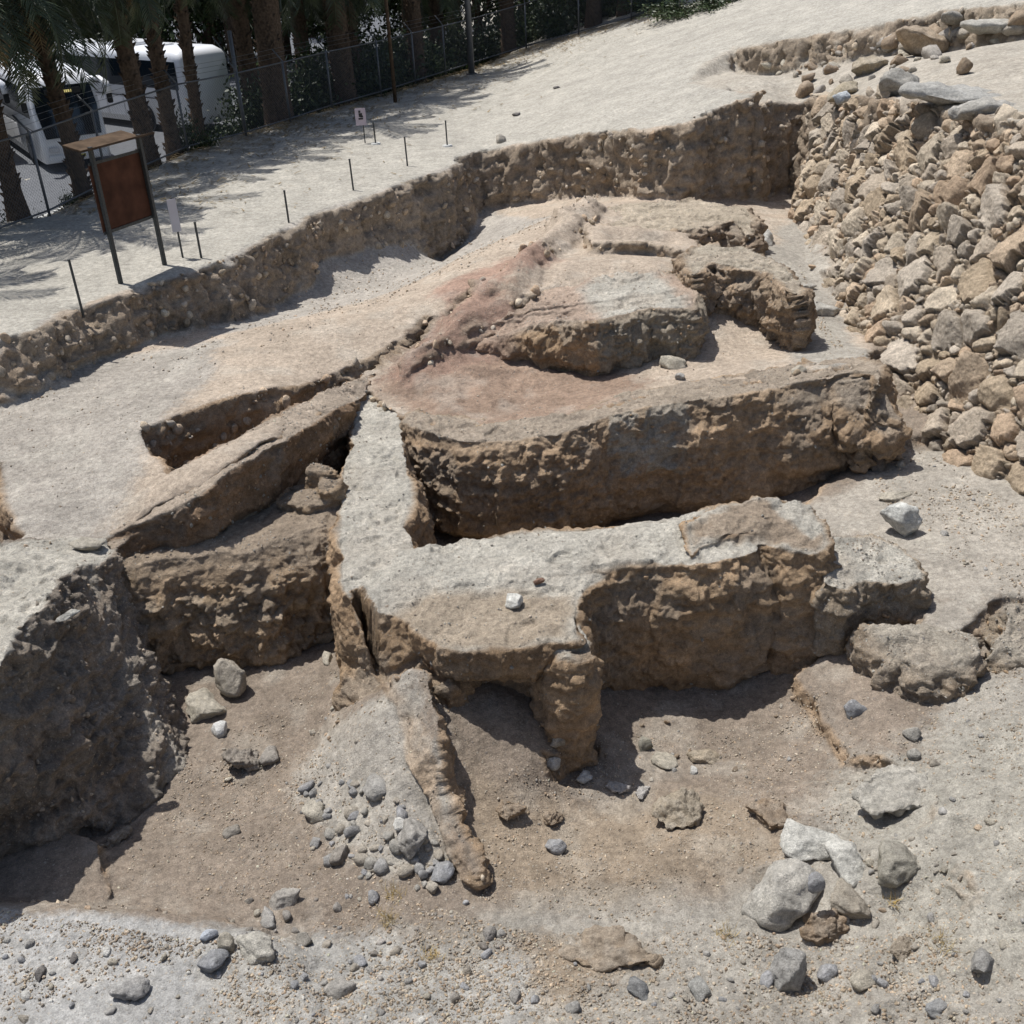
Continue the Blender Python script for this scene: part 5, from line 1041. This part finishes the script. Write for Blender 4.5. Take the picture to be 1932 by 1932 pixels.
def trunk_mesh(h, r0, r1, seed):
    rg = np.random.RandomState(seed); n = 22; m = int(h/.09); V = []
    lean = rg.uniform(-.05, .05, 2)*h
    for i in range(m+1):
        f = i/m; r = r0*(1-f)+r1*f+(.09*max(0, 1-f*7))
        for k in range(n):
            a = 2*pi*k/n; sc_ = 1+.13*(((k*.5+i*.5+ (i % 2)*.5) % 1)+.35*rg.rand()) ; V.append((cos(a)*r*sc_+lean[0]*f*f, sin(a)*r*sc_+lean[1]*f*f, f*h-.1))
    Fs = [[i*n+k, i*n+(k+1) % n, (i+1)*n+(k+1) % n, (i+1)*n+k] for i in range(m) for k in range(n)]
    V2, F2 = [np.array(V)], Fs; o = len(V)
    for q in range(int(h*26)):          # old leaf bases sticking out
        f = rg.rand(); a = rg.uniform(0, 2*pi); r = r0*(1-f)+r1*f; z = f*h; c = np.array([cos(a)*r+lean[0]*f*f, sin(a)*r+lean[1]*f*f, z]); ou = np.array([cos(a), sin(a), 0]); sd_ = np.array([-sin(a), cos(a), 0])*.05
        tp = c+ou*.11+np.array([0, 0, .16]); V2.append(np.array([c-sd_, c+sd_, tp+sd_*.5, tp-sd_*.5, c-ou*.03+np.array([0, 0, .12])])); F2 += [[o, o+1, o+2, o+3], [o, o+3, o+4], [o+1, o+4, o+2], [o+3, o+2, o+4]]; o += 5
    return np.vstack(V2), F2, lean
def palm(x, y, h, r, seed, label, group=None, cs=1., z0=0., ci=None, dead=True):
    V, Fs, ln = trunk_mesh(h, r, r*.85, seed); rg = random.Random(seed)
    t = empty('date_palm', (x, y, z0), 0, label, 'palm tree', group)
    mk('trunk', V, Fs, M_trunk, t, True)
    c = bpy.data.objects.new('crown', crowns[(ci if ci is not None else seed) % 3]); C.objects.link(c); c.parent = t; c.location = (ln[0], ln[1], h-.1); c.rotation_euler = (0, 0, rg.uniform(0, 6.28)); c.scale = (cs, cs, cs)
    if dead:
        rr = np.random.RandomState(seed+9); mk('dead_fronds', *merge([frond(2.0*cs, 1.0, rr.uniform(0, 6.28), -1.0+rr.uniform(-.2, .2), rr, .2, 22) for _ in range(7)]), M_dryf, t, False).location = (ln[0], ln[1], h-.15)
    return t
def base(px, py): return onpath(px, py)
pl = [(40, 425, 3.0, .19, 'nearest date palm at the left edge, its trunk in front of the first coach', 1.0),
    (158, 372, 3.2, .19, 'date palm whose trunk crosses the windscreen coach, left of the notice board', 1.0),
    (285, 318, 4.0, .24, 'date palm with a thick trunk rising just behind the notice board', 1.0),
    (330, 292, 4.6, .2, 'date palm close behind the thick-trunked one, right of the notice board', 1.0),
    (378, 262, 5.2, .17, 'date palm in front of the side-on coach', 1.0),
    (528, 232, 5.4, .42, 'broadest date palm with a shaggy trunk, right of the coaches', 1.15),
    (655, 190, 5.6, .34, 'second shaggy date palm to the right of the broadest one', 1.1),
    (790, 150, 5.6, .3, 'date palm behind the fence between the thin wooden pole and the thick steel pole', 1.1),
    (960, 96, 6, .3, 'date palm behind the fence just right of the thick steel pole', 1.1),
    (1120, 52, 6, .3, 'date palm behind the far end of the fence', 1.1),
    (1180, 30, 6, .3, 'farthest date palm seen at the end of the fence', 1.1)]
for i, (px, py, h, r, lab, cs) in enumerate(pl):
    p = base(px, py); dv = np.array([p[0], p[1]]); dv = dv/np.hypot(*dv)*(.8 if i else .8)
    x_, y_ = p[0]+dv[0], p[1]+dv[1]; gz = float(zpath(np.array([x_]), np.array([y_]))[0]); palm(x_, y_, h-gz+((2.2, 2.0, 1.7, 1.8, 1.7)[i] if i < 5 else 2.0), r, 20+i, lab, 'date palms of the grove', cs, gz)
k = 0
rgp = random.Random(3)
rows = []
for (x, y) in [(-13.2, 21), (-14.5, 25.5), (-5.2, 45.5), (-2.2, 52), (-6.5, 50), (-1.5, 58), (2, 62), (-4, 60), (5, 69), (1, 72), (-9, 56), (-13, 60), (-19, 62), (-25, 60), (-31, 58), (-16, 70), (-8, 70), (-24, 72), (9, 78), (4, 82), (-3, 80), (-34, 66), (-12, 80), (-7.5, 47.5), (-17, 24), (-21, 30), (-25, 35), (-27, 44), (-30, 50), (-8.2, 39.5), (-5.5, 42.8), (-24, 28), (-17, 19)]:
    palm(x, y, rgp.uniform(5.6, 7.2), rgp.uniform(.25, .33), 60+k, 'date palm in the dark grove beyond the car park', 'date palms far back in the grove', 1.15, float(zpath(np.array([x]), np.array([y]))[0]), dead=False); k += 1
# bushes: many small leaves through a lumpy volume
def bushmesh(seed, n=2600, r=(1, .8, .8), ls=.06):
    rg = np.random.RandomState(seed); cl = rg.randn(9, 3)*.42; V = []; Fs = []
    P = cl[rg.randint(9, size=n)]+rg.randn(n, 3)*.28; P[:, 2] = np.abs(P[:, 2]); P = P*np.array(r)
    A = rg.randn(n, 3); A /= np.linalg.norm(A, axis=1, keepdims=True); B = np.cross(A, rg.randn(n, 3)); B /= np.linalg.norm(B, axis=1, keepdims=True)
    s = ls*rg.uniform(.6, 1.5, n)[:, None]
    V = np.stack([P, P+A*s+B*s*.4, P+A*s*2, P+A*s-B*s*.4], 1).reshape(-1, 3); Fq = np.arange(n*4).reshape(-1, 4)
    return V, Fq
bm_ = [mk('foliage', *bushmesh(s), M_bush, None, False, link=False) for s in range(4)]
bmb = [mk('foliage', *bushmesh(s+20, 6500, (1, .8, 1.), .05), M_bush, None, False, link=False) for s in range(3)]
def bush(x, y, sx, sz, seed, label, group=None, z0=0., big=False, cat='bush'):
    t = empty('bush', (x, y, z0), 0, label, cat, group); src = (bmb if big else bm_)[seed % (3 if big else 4)]
    f = bpy.data.objects.new('foliage', src); C.objects.link(f); f.parent = t; f.scale = (sx, sx, sz); f.rotation_euler = (0, 0, seed*1.3)
    mk('stem', *tubev([(0, 0, -.1), (.05*sx, 0, .5*sz)], [.05, .03], 6), M_trunk, t)
    return t
bl = [((20, 405), .75, .9, 'leafy bush under the nearest palm at the left edge'), ((60, 395), .5, .6, 'small bush at the fence foot beside the first fence post'), ((130, 388), .4, .4, 'low dark plant at the foot of the fence left of the notice board'),
    ((400, 255), .9, 1.25, 'green bush in front of the side-on coach'), ((435, 250), .8, 1.0, 'bush right of the one in front of the side-on coach, by the tall steel post'), ((365, 285), .6, 1.0, 'narrow upright shrub left of the bush by the side-on coach'),
    ((700, 165), 1.3, 1.5, 'broad dark bush behind the fence near the thin wooden pole'), ((590, 195), 1.3, 1.4, 'broad dark bush between the two shaggy palms'), ((850, 125), 1.5, 1.5, 'broad dark bush behind the thick steel pole'), ((1040, 70), 1.6, 1.6, 'dark bush with the white car behind it')]
for i, ((px, py), sx, sz, lab) in enumerate(bl):
    p = base(px, py); d = np.array(p[:2])/np.hypot(p[0], p[1]); x_, y_ = p[0]+d[0]*.7, p[1]+d[1]*.7; bush(x_, y_, sx, sz, i, lab, 'bushes behind the fence', float(zpath(np.array([x_]), np.array([y_]))[0]))
for i, (px, py, s, lab) in enumerate([(1280, 30, 1.1, 'sprawling dry grey bush beyond the fence end, nearest the path'), (1330, 14, 1.2, 'dry grey bush farther back beyond the fence end'), (1230, 20, 1.2, 'dark green bush at the far fence end')]):
    p = base(px, py); bush(p[0], p[1], s*1.3, s*.6, i+3, lab, 'bushes at the far end of the path', p[2])
for i, (px, py) in enumerate([(490, 235), (545, 222), (600, 206), (640, 194), (680, 182), (725, 170), (765, 157), (810, 143), (860, 128), (910, 112), (960, 96), (1010, 82), (1060, 68), (1110, 55), (1160, 42), (1205, 28)]):
    p = base(px, py); d = np.array(p[:2])/np.hypot(p[0], p[1]); k_ = 3.0 + (i % 3)*.7; x_, y_ = p[0]+d[0]*k_, p[1]+d[1]*k_
    bush(x_, y_, 1.5+.3*(i % 2), 1.7+.35*((i*7) % 3), i+40, 'large dark bush in the hedge row behind the fence', 'hedge bushes behind the fence', float(zpath(np.array([x_]), np.array([y_]))[0])-.05, big=True)
# trees closing the view behind the car park
def bigtree(x, y, seed, label):
    t = empty('shade_tree', (x, y, -1.3), 0, label, 'tree', 'shade trees behind the car park'); rg = np.random.RandomState(seed)
    mk('trunk', *merge([tubev([(0, 0, 0), (.1, 0, 1.4), (.3, .1, 3.)], [.28, .22, .16], 9)]+[tubev([(.1, 0, 1.3), (cos(a)*1.2, sin(a)*1.2, 3.2), (cos(a)*2.2, sin(a)*2.2, 4.6)], [.13, .09, .04], 6) for a in (0, 2, 4)]), M_trunk, t, True)
    n = 9000; cl = rg.randn(26, 3)*np.array([1.6, 1.5, 1.5])+np.array([0, 0, 3.6]); P = cl[rg.randint(26, size=n)]+rg.randn(n, 3)*.55; P[:, 2] = np.maximum(P[:, 2], .3)
    A = rg.randn(n, 3); A /= np.linalg.norm(A, axis=1, keepdims=True); B = np.cross(A, rg.randn(n, 3)); B /= np.linalg.norm(B, axis=1, keepdims=True); s = .13*rg.uniform(.6, 1.5, n)[:, None]
    V = np.stack([P, P+A*s+B*s*.45, P+A*s*2, P+A*s-B*s*.45], 1).reshape(-1, 3); return t, mk('crown', V, np.arange(n*4).reshape(-1, 4), M_bush, t, False)
t0, cr0 = bigtree(-44, 62, 5, 'dense shade tree in the row closing the view behind the car park')
q = 0
for i in range(19):
    x = -40+i*3.6; y = 64+rgp.uniform(-2, 3)+max(0, i-9)*1.6
    c = copy_tree(t0); c.location = (x, y, -1.3); c.rotation_euler = (0, 0, rgp.uniform(0, 6)); s = rgp.uniform(.95, 1.3); c.scale = (s, s, s)
# dry debris and litter on the ground along the fence
rg = np.random.RandomState(8); V = []; Fs = []; o = 0
for k in range(9000):
    i = rg.randint(1, len(fw_)-1); f = rg.rand(); a = np.array(fw_[i]); b = np.array(fw_[i+1] if i+1 < len(fw_) else fw_[i]); c = a*(1-f)+b*f; d = b-a; n_ = np.array([d[1], -d[0], 0]); n_ /= np.linalg.norm(n_)+1e-9
    off = rg.exponential(1.25)-.4; c = c+n_*off; z = float(zpath(np.array([c[0]]), np.array([c[1]]))[0]); th = rg.uniform(0, pi); l = rg.uniform(.04, .22); w_ = rg.uniform(.008, .03)
    u = np.array([cos(th), sin(th), rg.uniform(-.1, .25)])*l; v = np.array([-sin(th), cos(th), 0])*w_; c = np.array([c[0], c[1], z+.015+rg.rand()*.02]); V += [c-v, c+u-v*.5, c+u+v*.5, c+v]; Fs.append([o, o+1, o+2, o+3]); o += 4
setp(mk('leaf_litter', V, Fs, M_dryf, None, False), 'dry palm leaf litter lying along the foot of the fence', 'leaf litter', None, 'stuff')
# tufts of dry grass in the foreground
M_dgr = leafmat('dry_grass', (.36, .27, .12))
for i, (px, py, s, lab) in enumerate([(735, 1735, .13, 'small yellow dry grass tuft below the loose heap'), (815, 1805, .1, 'small yellow dry grass tuft alone in the lower centre'), (745, 1690, .12, 'yellow dry grass tuft among the stones of the heap'), (1370, 1765, .12, 'dry grass tuft left of the boulder cluster'), (1780, 1780, .14, 'dry grass tuft at the lower right'), (1690, 1700, .12, 'thin grass tuft right of the boulder cluster')]):
    p = hit(px, py); rg = np.random.RandomState(i); V = []; Fs = []; o = 0
    for k in range(70):
        a = rg.uniform(0, 6.28); l = s*rg.uniform(.5, 1.3); c = np.array([rg.randn()*s*.4, rg.randn()*s*.4, -.01]); d = np.array([cos(a)*.8, sin(a)*.8, rg.uniform(.5, 1.4)]); d = d/np.linalg.norm(d)*l; v = np.array([-sin(a), cos(a), 0])*.003
        V += [c-v, c+v, c+d]; Fs.append([o, o+1, o+2]); o += 3
    ob = mk('grass_tuft', V, Fs, M_dgr, None, False); ob.location = p; setp(ob, lab, 'grass tuft')
